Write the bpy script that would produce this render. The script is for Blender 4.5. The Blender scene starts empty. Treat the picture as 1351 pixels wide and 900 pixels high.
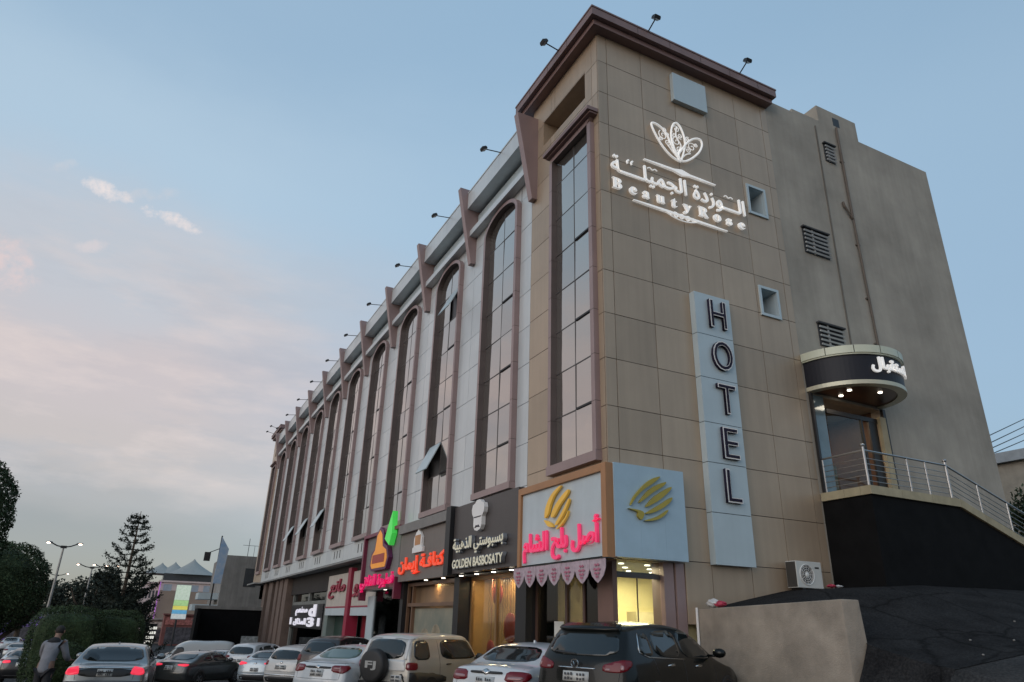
import bpy, bmesh, math, random
import numpy as np
from mathutils import Vector, Matrix
from mathutils.bvhtree import BVHTree
from mathutils.geometry import delaunay_2d_cdt
random.seed(7); rng = np.random.default_rng(7)
rad = math.radians
sc = bpy.context.scene
COL = sc.collection

# ------------------------------------------------------------------ camera
PITCH, YAW, ROLL = rad(22.39), rad(26.071), rad(1.6455)
fw = Vector((math.sin(YAW)*math.cos(PITCH), math.cos(YAW)*math.cos(PITCH), math.sin(PITCH)))
r0 = Vector((math.cos(YAW), -math.sin(YAW), 0)); u0 = r0.cross(fw)
rt = math.cos(ROLL)*r0 + math.sin(ROLL)*u0
up = -math.sin(ROLL)*r0 + math.cos(ROLL)*u0
cam = bpy.data.cameras.new('camera'); camo = bpy.data.objects.new('camera', cam); COL.objects.link(camo)
M = Matrix((( rt.x, up.x, -fw.x), (rt.y, up.y, -fw.y), (rt.z, up.z, -fw.z))).to_4x4()
M.translation = Vector((-8.8806, -12.9769, 1.9)); camo.matrix_world = M
cam.sensor_width = 36; cam.lens = 907.36/1351*36; cam.clip_end = 6000; cam.clip_start = .05
sc.camera = camo

# ------------------------------------------------------------------ world: dusk sky
w = bpy.data.worlds.new("World"); sc.world = w; w.use_nodes = True
nt = w.node_tree; nt.nodes.clear(); N = nt.nodes; L = nt.links
def nd(t, **k):
    n = N.new(t)
    for a, b in k.items(): setattr(n, a, b)
    return n
def mth(op, a, b=None, c=None, clamp=False):
    n = N.new('ShaderNodeMath'); n.operation = op; n.use_clamp = clamp
    for i, v in enumerate((a, b, c)):
        if v is None: continue
        if isinstance(v, (int, float)): n.inputs[i].default_value = v
        else: L.new(v, n.inputs[i])
    return n.outputs[0]
def ramp(fac, stops, mode='EASE'):
    n = N.new('ShaderNodeValToRGB'); cr = n.color_ramp; cr.interpolation = mode
    while len(cr.elements) < len(stops): cr.elements.new(.5)
    for e, (p, c) in zip(cr.elements, stops): e.position = p; e.color = (*c, 1)
    L.new(fac, n.inputs[0]); return n.outputs[0]
def mixc(f, a, b):
    n = N.new('ShaderNodeMix'); n.data_type = 'RGBA'
    for i, v in ((0, f), (6, a), (7, b)):
        if isinstance(v, (int, float)): n.inputs[i].default_value = v
        elif isinstance(v, tuple): n.inputs[i].default_value = (*v, 1)
        else: L.new(v, n.inputs[i])
    return n.outputs[2]
tc = nd('ShaderNodeTexCoord'); sep = nd('ShaderNodeSeparateXYZ'); L.new(tc.outputs['Generated'], sep.inputs[0])
X, Y, Z = sep.outputs
hl = mth('SQRT', mth('ADD', mth('MULTIPLY', X, X), mth('MULTIPLY', Y, Y)))
az = mth('DIVIDE', X, mth('MAXIMUM', hl, .001))             # sine of the azimuth from north, +1 east
zc = mth('MAXIMUM', Z, 0.0)
noise = nd('ShaderNodeTexNoise'); noise.inputs['Scale'].default_value = 3.2; noise.inputs['Detail'].default_value = 5; noise.inputs['Roughness'].default_value = .55
mp = nd('ShaderNodeMapping'); mp.inputs['Scale'].default_value = (1, 1, 2.6); L.new(tc.outputs['Generated'], mp.inputs[0]); L.new(mp.outputs[0], noise.inputs['Vector'])
nz = mth('SUBTRACT', noise.outputs[0], .5)
zw = mth('ADD', zc, mth('MULTIPLY', nz, .12))
west = ramp(zw, [(0, (.27, .28, .305)), (.07, (.345, .355, .385)), (.14, (.47, .45, .46)), (.19, (.64, .565, .545)),
                 (.29, (.69, .605, .605)), (.40, (.62, .64, .69)), (.52, (.50, .66, .81)), (.70, (.37, .54, .72)), (1, (.27, .43, .62))])
east = ramp(zw, [(0, (.31, .41, .51)), (.15, (.34, .47, .61)), (.35, (.38, .54, .71)), (.55, (.40, .58, .76)), (.75, (.34, .52, .71)), (1, (.27, .43, .62))])
fa = mth('SMOOTH_MIN', 1.0, mth('MAXIMUM', mth('DIVIDE', mth('SUBTRACT', az, .0), .5), 0.0), .2)
col = mixc(fa, west, east)
# soft banks of pink cloud low in the west
n2 = nd('ShaderNodeTexNoise'); n2.inputs['Scale'].default_value = 5.0; n2.inputs['Detail'].default_value = 7; n2.inputs['Roughness'].default_value = .6
mp2 = nd('ShaderNodeMapping'); mp2.inputs['Scale'].default_value = (1, 1, 3.6); mp2.inputs['Location'].default_value = (.3, .1, .4)
L.new(tc.outputs['Generated'], mp2.inputs[0]); L.new(mp2.outputs[0], n2.inputs['Vector'])
cm = mth('MULTIPLY', mth('SUBTRACT', n2.outputs[0], .47), 5.0, clamp=True)
band = mth('MULTIPLY', mth('MULTIPLY', mth('SUBTRACT', zc, .10), 12.0, clamp=True), mth('MULTIPLY', mth('SUBTRACT', .50, zc), 5.0, clamp=True))
cmask = mth('MULTIPLY', mth('MULTIPLY', cm, band), mth('MULTIPLY', mth('SUBTRACT', .38, az), 2.4, clamp=True))
col = mixc(mth('MULTIPLY', cmask, .9), col, (.84, .71, .67))
n4 = nd('ShaderNodeTexNoise'); n4.inputs['Scale'].default_value = 3.4; n4.inputs['Detail'].default_value = 6; n4.inputs['Roughness'].default_value = .6
mp4 = nd('ShaderNodeMapping'); mp4.inputs['Scale'].default_value = (1, 1, 4.2); mp4.inputs['Location'].default_value = (1.7, .4, .9)
L.new(tc.outputs['Generated'], mp4.inputs[0]); L.new(mp4.outputs[0], n4.inputs['Vector'])
gm = mth('MULTIPLY', mth('MULTIPLY', mth('MULTIPLY', mth('SUBTRACT', n4.outputs[0], .50), 4.5, clamp=True), band), mth('MULTIPLY', mth('SUBTRACT', .42, az), 2.4, clamp=True))
col = mixc(mth('MULTIPLY', gm, .75), col, (.47, .49, .55))
col = mixc(mth('MULTIPLY', mth('SUBTRACT', az, .62), .9, clamp=True), col, (.24, .36, .50))
# small bright torn clouds: an elongated patch of noise round each direction
n3 = nd('ShaderNodeTexNoise'); n3.inputs['Scale'].default_value = 34.0; n3.inputs['Detail'].default_value = 7; n3.inputs['Roughness'].default_value = .66
L.new(tc.outputs['Generated'], n3.inputs['Vector'])
def cloud(d, along, la, lb, amt, colr, thr=.40):
    global col
    d = Vector(d).normalized(); a = Vector(along); a = (a - a.dot(d)*d).normalized(); b = d.cross(a)
    def dotv(v):
        n = N.new('ShaderNodeVectorMath'); n.operation = 'DOT_PRODUCT'; n.inputs[1].default_value = v; L.new(tc.outputs['Generated'], n.inputs[0]); return n.outputs['Value']
    ea = mth('DIVIDE', dotv(a), la); eb = mth('DIVIDE', dotv(b), lb)
    q = mth('ADD', mth('MULTIPLY', ea, ea), mth('MULTIPLY', eb, eb))
    m = mth('MULTIPLY', mth('SUBTRACT', 1.0, q), 1.0, clamp=True)
    m = mth('MULTIPLY', m, mth('GREATER_THAN', dotv(d), 0.0))
    s = mth('MULTIPLY', mth('SUBTRACT', mth('ADD', n3.outputs[0], mth('MULTIPLY', m, .22)), thr + .25), 4.5, clamp=True)
    s = mth('MULTIPLY', s, mth('MULTIPLY', m, 1.6, clamp=True))
    col = mixc(mth('MULTIPLY', s, amt), col, colr)
def pxdir(u, v):
    return (rt*((u-675.5)/907.36) - up*((v-450)/907.36) + fw).normalized()
cloud(pxdir(140, 252), pxdir(260, 300)-pxdir(120, 245), .045, .014, .9, (1.0, .88, .84), .345)
cloud(pxdir(225, 288), pxdir(260, 300)-pxdir(120, 245), .058, .013, .9, (.98, .86, .82), .355)
cloud(pxdir(125, 326), pxdir(160, 326)-pxdir(90, 326), .025, .011, .6, (.84, .74, .73), .31)
cloud(pxdir(5, 345), pxdir(40, 372)-pxdir(0, 330), .05, .035, .85, (.86, .69, .67), .28)
cloud(pxdir(95, 218), pxdir(120, 210)-pxdir(60, 224), .03, .010, .4, (.76, .74, .76), .36)
cloud(pxdir(212, 375), pxdir(240, 372)-pxdir(180, 380), .03, .012, .35, (.74, .70, .72), .36)
cloud(pxdir(190, 258), pxdir(240, 255)-pxdir(150, 262), .05, .012, .4, (.76, .72, .73), .36)
# sunset glow behind and left of the viewer
glow = mth('MULTIPLY', mth('MULTIPLY', mth('SUBTRACT', -.30, az), 1.3, clamp=True), mth('MULTIPLY', mth('SUBTRACT', .52, zc), 2.6, clamp=True))
col = mixc(mth('MULTIPLY', glow, .80), col, (1.15, .98, .93))
bg1 = nd('ShaderNodeBackground'); L.new(col, bg1.inputs[0]); bg1.inputs[1].default_value = .92
sky = nd('ShaderNodeTexSky'); sky.sky_type = 'NISHITA'; sky.sun_disc = False
sky.sun_elevation = rad(4); sky.sun_rotation = rad(245); sky.altitude = 2200; sky.dust_density = 2
bg2 = nd('ShaderNodeBackground'); L.new(sky.outputs[0], bg2.inputs[0]); bg2.inputs[1].default_value = .05
add = nd('ShaderNodeAddShader'); L.new(bg1.outputs[0], add.inputs[0]); L.new(bg2.outputs[0], add.inputs[1])
wo = nd('ShaderNodeOutputWorld'); L.new(add.outputs[0], wo.inputs[0])

sd = bpy.data.lights.new('sun', 'SUN'); sd.energy = 1.0; sd.angle = rad(50); sd.color = (1, .975, .955)
so = bpy.data.objects.new('sun', sd); COL.objects.link(so)
so.rotation_euler = Vector((-.86, -.42, .36)).to_track_quat('Z', 'Y').to_euler()

vs = sc.view_settings; sc.display_settings.display_device = 'sRGB'
vs.view_transform = 'Standard'; vs.look = 'None'; vs.exposure = -.15; vs.gamma = 1
sc.cycles.use_denoising = True; sc.cycles.max_bounces = 6; sc.cycles.sample_clamp_indirect = 4

# ------------------------------------------------------------------ materials
def mat(name, c, rough=.6, metal=0., var=.12, scale=1.5, bump=0., bscale=40., stretch=(1,1,1), spec=.5, coat=0., emit=None, es=0., c2=None, streak=0.):
    m = bpy.data.materials.new(name); m.use_nodes = True; t = m.node_tree; b = t.nodes['Principled BSDF']
    b.inputs['Roughness'].default_value = rough; b.inputs['Metallic'].default_value = metal
    b.inputs['Specular IOR Level'].default_value = spec; b.inputs['Coat Weight'].default_value = coat; b.inputs['Coat Roughness'].default_value = .05
    co = t.nodes.new('ShaderNodeTexCoord'); mpn = t.nodes.new('ShaderNodeMapping'); mpn.inputs['Scale'].default_value = stretch
    t.links.new(co.outputs['Object'], mpn.inputs[0])
    n = t.nodes.new('ShaderNodeTexNoise'); n.inputs['Scale'].default_value = scale; n.inputs['Detail'].default_value = 6; n.inputs['Roughness'].default_value = .6
    t.links.new(mpn.outputs[0], n.inputs['Vector'])
    r = t.nodes.new('ShaderNodeValToRGB'); e = r.color_ramp.elements
    d = c2 or tuple(x*(1-var*2.2) for x in c)
    e[0].position = .25; e[0].color = (*d, 1); e[1].position = .72; e[1].color = (*[x*(1+var*.8) for x in c], 1)
    t.links.new(n.outputs[0], r.inputs[0]); out = r.outputs[0]
    if streak:
        s = t.nodes.new('ShaderNodeTexNoise'); s.inputs['Scale'].default_value = 1.0; s.inputs['Detail'].default_value = 4
        m2 = t.nodes.new('ShaderNodeMapping'); m2.inputs['Scale'].default_value = (5, 5, .22); t.links.new(co.outputs['Object'], m2.inputs[0]); t.links.new(m2.outputs[0], s.inputs['Vector'])
        rr = t.nodes.new('ShaderNodeValToRGB'); rr.color_ramp.elements[0].position = .35; rr.color_ramp.elements[1].position = .65
        rr.color_ramp.elements[0].color = (1-streak,)*3+(1,); rr.color_ramp.elements[1].color = (1, 1, 1, 1)
        t.links.new(s.outputs[0], rr.inputs[0])
        mx = t.nodes.new('ShaderNodeMix'); mx.data_type = 'RGBA'; mx.blend_type = 'MULTIPLY'; mx.inputs[0].default_value = 1
        t.links.new(out, mx.inputs[6]); t.links.new(rr.outputs[0], mx.inputs[7]); out = mx.outputs[2]
    t.links.new(out, b.inputs['Base Color'])
    if bump:
        bn = t.nodes.new('ShaderNodeTexNoise'); bn.inputs['Scale'].default_value = bscale; bn.inputs['Detail'].default_value = 3
        t.links.new(co.outputs['Object'], bn.inputs['Vector'])
        bp = t.nodes.new('ShaderNodeBump'); bp.inputs['Strength'].default_value = bump; bp.inputs['Distance'].default_value = .02
        t.links.new(bn.outputs[0], bp.inputs['Height']); t.links.new(bp.outputs[0], b.inputs['Normal'])
    if emit:
        b.inputs['Emission Color'].default_value = (*emit, 1); b.inputs['Emission Strength'].default_value = es
    return m
m_gold = mat('gold_cladding', (.42, .322, .232), .38, .2, .06, .5, streak=.08)
m_gold2 = mat('gold_cladding_light', (.45, .345, .248), .36, .2, .06, .5, streak=.08)
m_gold3 = mat('gold_cladding_dull', (.385, .298, .216), .42, .2, .07, .5, streak=.10)
m_grey = mat('silver_cladding', (.58, .61, .62), .36, .2, .06, .5, streak=.06)
m_grey2 = mat('silver_cladding_dull', (.54, .57, .585), .42, .2, .06, .5, streak=.07)
m_grey3 = mat('silver_cladding_bright', (.61, .635, .64), .32, .2, .06, .5, streak=.05)
m_pink = mat('rose_brown_cladding', (.31, .222, .215), .42, .15, .07, .8, streak=.05)
m_cornice = mat('cornice_brown', (.215, .135, .125), .5, 0, .10, .9, streak=.04)
m_gap = mat('panel_backing', (.035, .03, .028), .9, 0, .1)
m_stucco = mat('stucco_render', (.385, .352, .300), .95, 0, .15, .5, bump=.35, bscale=60, streak=.08)
m_pale = mat('pale_blue_cladding', (.47, .55, .58), .4, .1, .05, .7, streak=.03)
m_white = mat('white_paint', (.72, .72, .70), .5, 0, .06)
m_dark = mat('black_metal', (.018, .018, .02), .45, .2, .1)
m_mull = mat('window_mullion', (.10, .09, .088), .4, .4, .1)
m_bronze = mat('bronze_reveal', (.105, .083, .08), .5, .1, .1)
m_steel = mat('brushed_steel', (.42, .42, .42), .3, .9, .08, 3)
m_conc = mat('grey_concrete', (.24, .23, .215), .9, 0, .14, .8, bump=.3, bscale=30, streak=.16)
m_wallc = mat('beige_concrete', (.33, .285, .235), .92, 0, .20, 1.3, bump=.5, bscale=45, streak=.05)
m_asph = mat('asphalt', (.046, .046, .047), .95, 0, .25, .6, bump=.6, bscale=90, spec=.2)
m_ramp = mat('old_asphalt', (.024, .024, .025), 1, 0, .3, 1.6, bump=1., bscale=45, spec=.12, c2=(.010, .010, .011))
m_pave = mat('paving', (.24, .225, .20), .9, 0, .15, 1.2, bump=.3)
m_blackwall = mat('black_granite', (.0075, .0075, .008), .8, 0, .2, 2, spec=.10)
m_coping = mat('limestone_coping', (.40, .345, .225), .75, 0, .12, 2.5, streak=.1)
m_soffit = mat('soffit_grey', (.23, .235, .23), .6, 0, .08)
m_inter = mat('dark_interior', (.028, .024, .022), .85, 0, .1)

def crack(m, scale, dark):
    t = m.node_tree; b = t.nodes['Principled BSDF']; src = b.inputs['Base Color'].links[0].from_socket
    co = t.nodes.new('ShaderNodeTexCoord'); nz_ = t.nodes.new('ShaderNodeTexNoise'); nz_.inputs['Scale'].default_value = 3; nz_.inputs['Detail'].default_value = 4
    ad = t.nodes.new('ShaderNodeMix'); ad.data_type = 'RGBA'; ad.blend_type = 'LINEAR_LIGHT'; ad.inputs[0].default_value = .12
    t.links.new(co.outputs['Object'], nz_.inputs['Vector']); t.links.new(co.outputs['Object'], ad.inputs[6]); t.links.new(nz_.outputs['Color'], ad.inputs[7])
    v = t.nodes.new('ShaderNodeTexVoronoi'); v.feature = 'DISTANCE_TO_EDGE'; v.inputs['Scale'].default_value = scale; t.links.new(ad.outputs[2], v.inputs['Vector'])
    r = t.nodes.new('ShaderNodeValToRGB'); r.color_ramp.elements[0].color = (dark,)*3+(1,); r.color_ramp.elements[1].position = .025; r.color_ramp.elements[1].color = (1, 1, 1, 1)
    t.links.new(v.outputs['Distance'], r.inputs[0])
    sp = t.nodes.new('ShaderNodeTexNoise'); sp.inputs['Scale'].default_value = 26; sp.inputs['Detail'].default_value = 5; t.links.new(co.outputs['Object'], sp.inputs['Vector'])
    r2 = t.nodes.new('ShaderNodeValToRGB'); r2.color_ramp.elements[0].position = .35; r2.color_ramp.elements[1].position = .75; r2.color_ramp.elements[0].color = (.65,)*3+(1,); r2.color_ramp.elements[1].color = (1.6, 1.55, 1.5, 1)
    t.links.new(sp.outputs[0], r2.inputs[0])
    for o_ in (r.outputs[0], r2.outputs[0]):
        mx = t.nodes.new('ShaderNodeMix'); mx.data_type = 'RGBA'; mx.blend_type = 'MULTIPLY'; mx.inputs[0].default_value = 1
        t.links.new(src, mx.inputs[6]); t.links.new(o_, mx.inputs[7]); src = mx.outputs[2]
    t.links.new(src, b.inputs['Base Color'])
crack(m_ramp, .55, .35); crack(m_asph, .4, .5)
def glass_facade(name, base, rough=.04, bump=.02):
    m = bpy.data.materials.new(name); m.use_nodes = True; t = m.node_tree; b = t.nodes['Principled BSDF']
    b.inputs['Metallic'].default_value = .9; b.inputs['Roughness'].default_value = rough
    b.inputs['Base Color'].default_value = (*base, 1)
    co = t.nodes.new('ShaderNodeTexCoord'); bn = t.nodes.new('ShaderNodeTexNoise'); bn.inputs['Scale'].default_value = 1.3; bn.inputs['Detail'].default_value = 2
    t.links.new(co.outputs['Object'], bn.inputs['Vector']); bp = t.nodes.new('ShaderNodeBump'); bp.inputs['Strength'].default_value = bump*4; bp.inputs['Distance'].default_value = .05
    t.links.new(bn.outputs[0], bp.inputs['Height']); t.links.new(bp.outputs[0], b.inputs['Normal'])
    return m
m_mirror = glass_facade('reflective_window_glass', (.49, .455, .425))
m_mirror2 = glass_facade('reflective_window_glass_dim', (.44, .41, .385))
def shop_glass(name, tint=(.8, .85, .83), mixf=.78):
    m = bpy.data.materials.new(name); m.use_nodes = True; t = m.node_tree; t.nodes.clear()
    o = t.nodes.new('ShaderNodeOutputMaterial'); tr = t.nodes.new('ShaderNodeBsdfTransparent'); gl = t.nodes.new('ShaderNodeBsdfGlossy'); mx = t.nodes.new('ShaderNodeMixShader')
    tr.inputs[0].default_value = (*tint, 1); gl.inputs['Roughness'].default_value = .03
    lw = t.nodes.new('ShaderNodeLayerWeight'); lw.inputs[0].default_value = .5
    pw = t.nodes.new('ShaderNodeMath'); pw.operation = 'POWER'; pw.inputs[1].default_value = 5; t.links.new(lw.outputs['Facing'], pw.inputs[0])
    ma = t.nodes.new('ShaderNodeMath'); ma.operation = 'MULTIPLY_ADD'; ma.inputs[1].default_value = .8; ma.inputs[2].default_value = .04; t.links.new(pw.outputs[0], ma.inputs[0])
    t.links.new(ma.outputs[0], mx.inputs[0]); t.links.new(tr.outputs[0], mx.inputs[1]); t.links.new(gl.outputs[0], mx.inputs[2]); t.links.new(mx.outputs[0], o.inputs[0])
    return m
m_glass = shop_glass('clear_shop_glass')
m_smoke = shop_glass('smoked_shop_glass', (.28, .28, .28))
def emis(name, c, s): return mat(name, c, .5, 0, 0, emit=c, es=s)
m_lamp = emis('downlight_glow', (1, .90, .74), 5)
m_letw = emis('white_lit_letter', (.9, .88, .85), .36)
m_whiteedge = mat('white_letter_edge', (.78, .76, .74), .4, 0, .03)

# ------------------------------------------------------------------ mesh helpers
class MB:
    def __init__(s): s.v = []; s.f = []; s.m = []
    def add(s, vs, fs, mi=0):
        o = len(s.v); s.v += [tuple(v) for v in vs]; s.f += [tuple(i+o for i in f) for f in fs]; s.m += [mi]*len(fs)
    def box(s, x0, x1, y0, y1, z0, z1, mi=0, rot=None, about=None):
        vs = [Vector((x, y, z)) for x in (x0, x1) for y in (y0, y1) for z in (z0, z1)]
        if rot is not None:
            c = Vector(about); vs = [rot @ (v-c) + c for v in vs]
        s.add(vs, [(0,1,3,2),(4,6,7,5),(0,4,5,1),(2,3,7,6),(0,2,6,4),(1,5,7,3)], mi)
    def quad(s, a, b, c, d, mi=0): s.add([a, b, c, d], [(0,1,2,3)], mi)
    def prism(s, poly, axis, a0, a1, mi=0):
        """extrude a 2D polygon along an axis; poly coordinates are the two other axes in order"""
        n = len(poly)
        def P(p, a):
            q = list(p); q.insert(axis, a); return q
        s.add([P(p, a0) for p in poly] + [P(p, a1) for p in poly],
              [tuple(range(n)), tuple(range(2*n-1, n-1, -1))] + [(i, (i+1) % n + 0, (i+1) % n + n, i+n) for i in range(n)], mi)
    def tube(s, pts, r, n=8, mi=0, cap=True):
        pts = [Vector(p) for p in pts]; rs = r if isinstance(r, (list, tuple)) else [r]*len(pts)
        rings = []; ref = None
        for i, p in enumerate(pts):
            d = (pts[min(i+1, len(pts)-1)] - pts[max(i-1, 0)]).normalized()
            if ref is None: ref = Vector((0, 0, 1)) if abs(d.z) < .9 else Vector((1, 0, 0))
            a = (ref - ref.dot(d)*d).normalized(); b = d.cross(a); ref = a
            rings.append([p + rs[i]*(math.cos(2*math.pi*k/n)*a + math.sin(2*math.pi*k/n)*b) for k in range(n)])
        vs = [v for q in rings for v in q]; fs = []
        for i in range(len(pts)-1):
            for k in range(n): fs.append((i*n+k, i*n+(k+1) % n, (i+1)*n+(k+1) % n, (i+1)*n+k))
        if cap: fs += [tuple(range(n-1, -1, -1)), tuple(range((len(pts)-1)*n, len(pts)*n))]
        s.add(vs, fs, mi)
    def cyl(s, c, r, h, axis=2, n=24, mi=0, r2=None):
        a = [0, 0, 0]; a[axis] = h; c = Vector(c)
        s.tube([c, c+Vector(a)], [r, r if r2 is None else r2], n, mi)
    def disc(s, c, r, n, mi=0, axis=2, sx=1):
        vs = []
        for k in range(n):
            q = [r*sx*math.cos(2*math.pi*k/n), r*math.sin(2*math.pi*k/n)]; q.insert(axis, 0); vs.append(Vector(c)+Vector(q))
        s.add(vs, [tuple(range(n))], mi)
    def ball(s, c, rx, ry, rz, nu=16, nv=10, mi=0):
        vs = []; fs = []
        for j in range(nv+1):
            t = math.pi*j/nv
            for i in range(nu):
                p = 2*math.pi*i/nu; vs.append((c[0]+rx*math.sin(t)*math.cos(p), c[1]+ry*math.sin(t)*math.sin(p), c[2]+rz*math.cos(t)))
        for j in range(nv):
            for i in range(nu): fs.append((j*nu+i, (j+1)*nu+i, (j+1)*nu+(i+1) % nu, j*nu+(i+1) % nu))
        s.add(vs, fs, mi)
    def build(s, name, mats, parent=None, smooth=False, loc=None, bevel=0, fix=True):
        me = bpy.data.meshes.new(name); me.from_pydata(s.v, [], s.f)
        ms = mats if isinstance(mats, (list, tuple)) else [mats]
        for m in ms: me.materials.append(m)
        if len(ms) > 1: me.polygons.foreach_set('material_index', s.m)
        if fix:
            bm = bmesh.new(); bm.from_mesh(me); bmesh.ops.recalc_face_normals(bm, faces=bm.faces)
            if bevel: bmesh.ops.bevel(bm, geom=[e for e in bm.edges if e.is_manifold and e.calc_face_angle(0) > .6], offset=bevel, segments=2, profile=.6, affect='EDGES', clamp_overlap=True)
            bm.to_mesh(me); bm.free()
        if smooth: me.polygons.foreach_set('use_smooth', [True]*len(me.polygons))
        o = bpy.data.objects.new(name, me); COL.objects.link(o)
        if loc is not None: o.location = loc
        if parent is not None: o.parent = parent
        return o
def tag(o, label=None, cat=None, group=None, kind=None):
    if label: o['label'] = label
    if cat: o['category'] = cat
    if group: o['group'] = group
    if kind: o['kind'] = kind
    return o
def thing(name, label, cat, loc=(0, 0, 0), rz=0, group=None):
    o = bpy.data.objects.new(name, None); COL.objects.link(o); o.location = loc; o.rotation_euler = (0, 0, rz); o.empty_display_size = .3
    return tag(o, label, cat, group)
def copy_tree(o, parent=None):
    c = o.copy(); COL.objects.link(c)
    if parent: c.parent = parent
    for ch in [x for x in bpy.data.objects if x.parent == o]: copy_tree(ch, c)
    return c

# ---- lettering: glyph outlines extruded into real letters ------------------
FORMS = {}   # Arabic letter -> (isolated, final, initial, medial)
for ch, b, n in [('ء',0xFE80,1),('آ',0xFE81,2),('أ',0xFE83,2),('ؤ',0xFE85,2),('إ',0xFE87,2),('ئ',0xFE89,4),('ا',0xFE8D,2),('ب',0xFE8F,4),('ة',0xFE93,2),('ت',0xFE95,4),('ث',0xFE99,4),('ج',0xFE9D,4),('ح',0xFEA1,4),('خ',0xFEA5,4),('د',0xFEA9,2),('ذ',0xFEAB,2),('ر',0xFEAD,2),('ز',0xFEAF,2),('س',0xFEB1,4),('ش',0xFEB5,4),('ص',0xFEB9,4),('ض',0xFEBD,4),('ط',0xFEC1,4),('ظ',0xFEC5,4),('ع',0xFEC9,4),('غ',0xFECD,4),('ف',0xFED1,4),('ق',0xFED5,4),('ك',0xFED9,4),('ل',0xFEDD,4),('م',0xFEE1,4),('ن',0xFEE5,4),('ه',0xFEE9,4),('و',0xFEED,2),('ى',0xFEEF,2),('ي',0xFEF1,4)]:
    FORMS[ch] = [b+i for i in range(n)]
FORMS['ـ'] = [0x640]*4
LAMALEF = {'آ': 0xFEF5, 'أ': 0xFEF7, 'إ': 0xFEF9, 'ا': 0xFEFB}
def shape(s):
    out = []; prev = False; i = 0
    while i < len(s):
        c = s[i]
        if c not in FORMS: out.append(c); prev = False; i += 1; continue
        if c == 'ل' and i+1 < len(s) and s[i+1] in LAMALEF:
            out.append(chr(LAMALEF[s[i+1]] + (1 if prev else 0))); prev = False; i += 2; continue
        f = FORMS[c]; nxt = i+1 < len(s) and s[i+1] in FORMS and s[i+1] != 'ء' and len(f) == 4
        k = (3 if prev else 2) if nxt else (1 if prev and len(f) > 1 else 0)
        out.append(chr(f[k])); prev = nxt; i += 1
    return ''.join(reversed(out))
def text_mesh(s, bold=0., extrude=.04, spacing=1., shear=0., bevel=0.):
    c = bpy.data.curves.new('t', 'FONT'); c.body = s; c.offset = bold; c.extrude = extrude; c.space_character = spacing; c.shear = shear; c.resolution_u = 4; c.bevel_depth = bevel
    o = bpy.data.objects.new('t', c); COL.objects.link(o); bpy.context.view_layer.update()
    me = bpy.data.meshes.new_from_object(o.evaluated_get(bpy.context.evaluated_depsgraph_get()))
    bpy.data.objects.remove(o); bpy.data.curves.remove(c); return me
def text_on(face, s, a0, a1, z0, z1, dist, m, name, parent, bold=.0, depth=.05, spacing=1., shear=0., mats=None):
    """letters filling a rectangle of a wall; face 'S' looks to -y (a = x), face 'F' looks to -x (a = y, a0 at the reader's left)"""
    me = text_mesh(s, bold, .05, spacing, shear)
    n = len(me.vertices); co = np.empty(n*3); me.vertices.foreach_get('co', co); co = co.reshape(-1, 3)
    lo, hi = co.min(0), co.max(0); q = (co-lo)/(hi-lo)
    a = a0+(a1-a0)*q[:, 0]; zz = z0+(z1-z0)*q[:, 1]; d = dist + depth*q[:, 2]
    out = np.stack([a, -d, zz], 1) if face == 'S' else np.stack([-d, a, zz], 1)
    me.vertices.foreach_set('co', out.ravel()); me.materials.clear(); me.materials.append(m)
    me.update(); me.name = name
    bm = bmesh.new(); bm.from_mesh(me); bmesh.ops.recalc_face_normals(bm, faces=bm.faces)
    seen = set(); k = 0; ax = 1 if face == 'S' else 0
    for v in bm.verts:      # neighbouring glyphs overlap: step each a hair so no faces coincide
        if v in seen: continue
        st = [v]; seen.add(v)
        while st:
            u = st.pop(); u.co[ax] -= (k % 4)*.0012
            for e in u.link_edges:
                o2 = e.other_vert(u)
                if o2 not in seen: seen.add(o2); st.append(o2)
        k += 1
    bm.to_mesh(me); bm.free()
    o = bpy.data.objects.new(name, me); COL.objects.link(o); o.parent = parent; return o

def minus(rect, holes):
    rs = [rect]
    for h in holes:
        nx = []
        for (a0, a1, b0, b1) in rs:
            c0, c1, d0, d1 = max(a0, h[0]), min(a1, h[1]), max(b0, h[2]), min(b1, h[3])
            if c0 >= c1 or d0 >= d1: nx.append((a0, a1, b0, b1)); continue
            if a0 < c0: nx.append((a0, c0, b0, b1))
            if c1 < a1: nx.append((c1, a1, b0, b1))
            if b0 < d0: nx.append((c0, c1, b0, d0))
            if d1 < b1: nx.append((c0, c1, d1, b1))
        rs = nx
    return rs
def panels(mb, face, plane, acuts, zcuts, holes=(), gap=.016, thick=.03, back=.05):
    """clad a wall with separate panels standing in front of a dark backing"""
    def bx(a0, a1, z0, z1, p0, p1, mi, tilt=0):
        if face == 'S': mb.box(a0, a1, p0, p1, z0, z1, mi)
        else: mb.box(p0, p1, a0, a1, z0, z1, mi)
    for a0, a1 in zip(acuts[:-1], acuts[1:]):
        for z0, z1 in zip(zcuts[:-1], zcuts[1:]):
            tone = random.choice((0, 0, 0, 2, 3))
            for (b0, b1, c0, c1) in minus((a0+gap/2, a1-gap/2, z0+gap/2, z1-gap/2), holes):
                if b1-b0 < .02 or c1-c0 < .02: continue
                bx(b0, b1, c0, c1, plane+random.uniform(0, .004), plane+thick, tone)
    for (b0, b1, c0, c1) in minus((acuts[0]+.01, acuts[-1]-.01, zcuts[0]+.01, zcuts[-1]-.01), holes):
        bx(b0, b1, c0, c1, plane+thick, plane+thick+back, 1)

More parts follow.
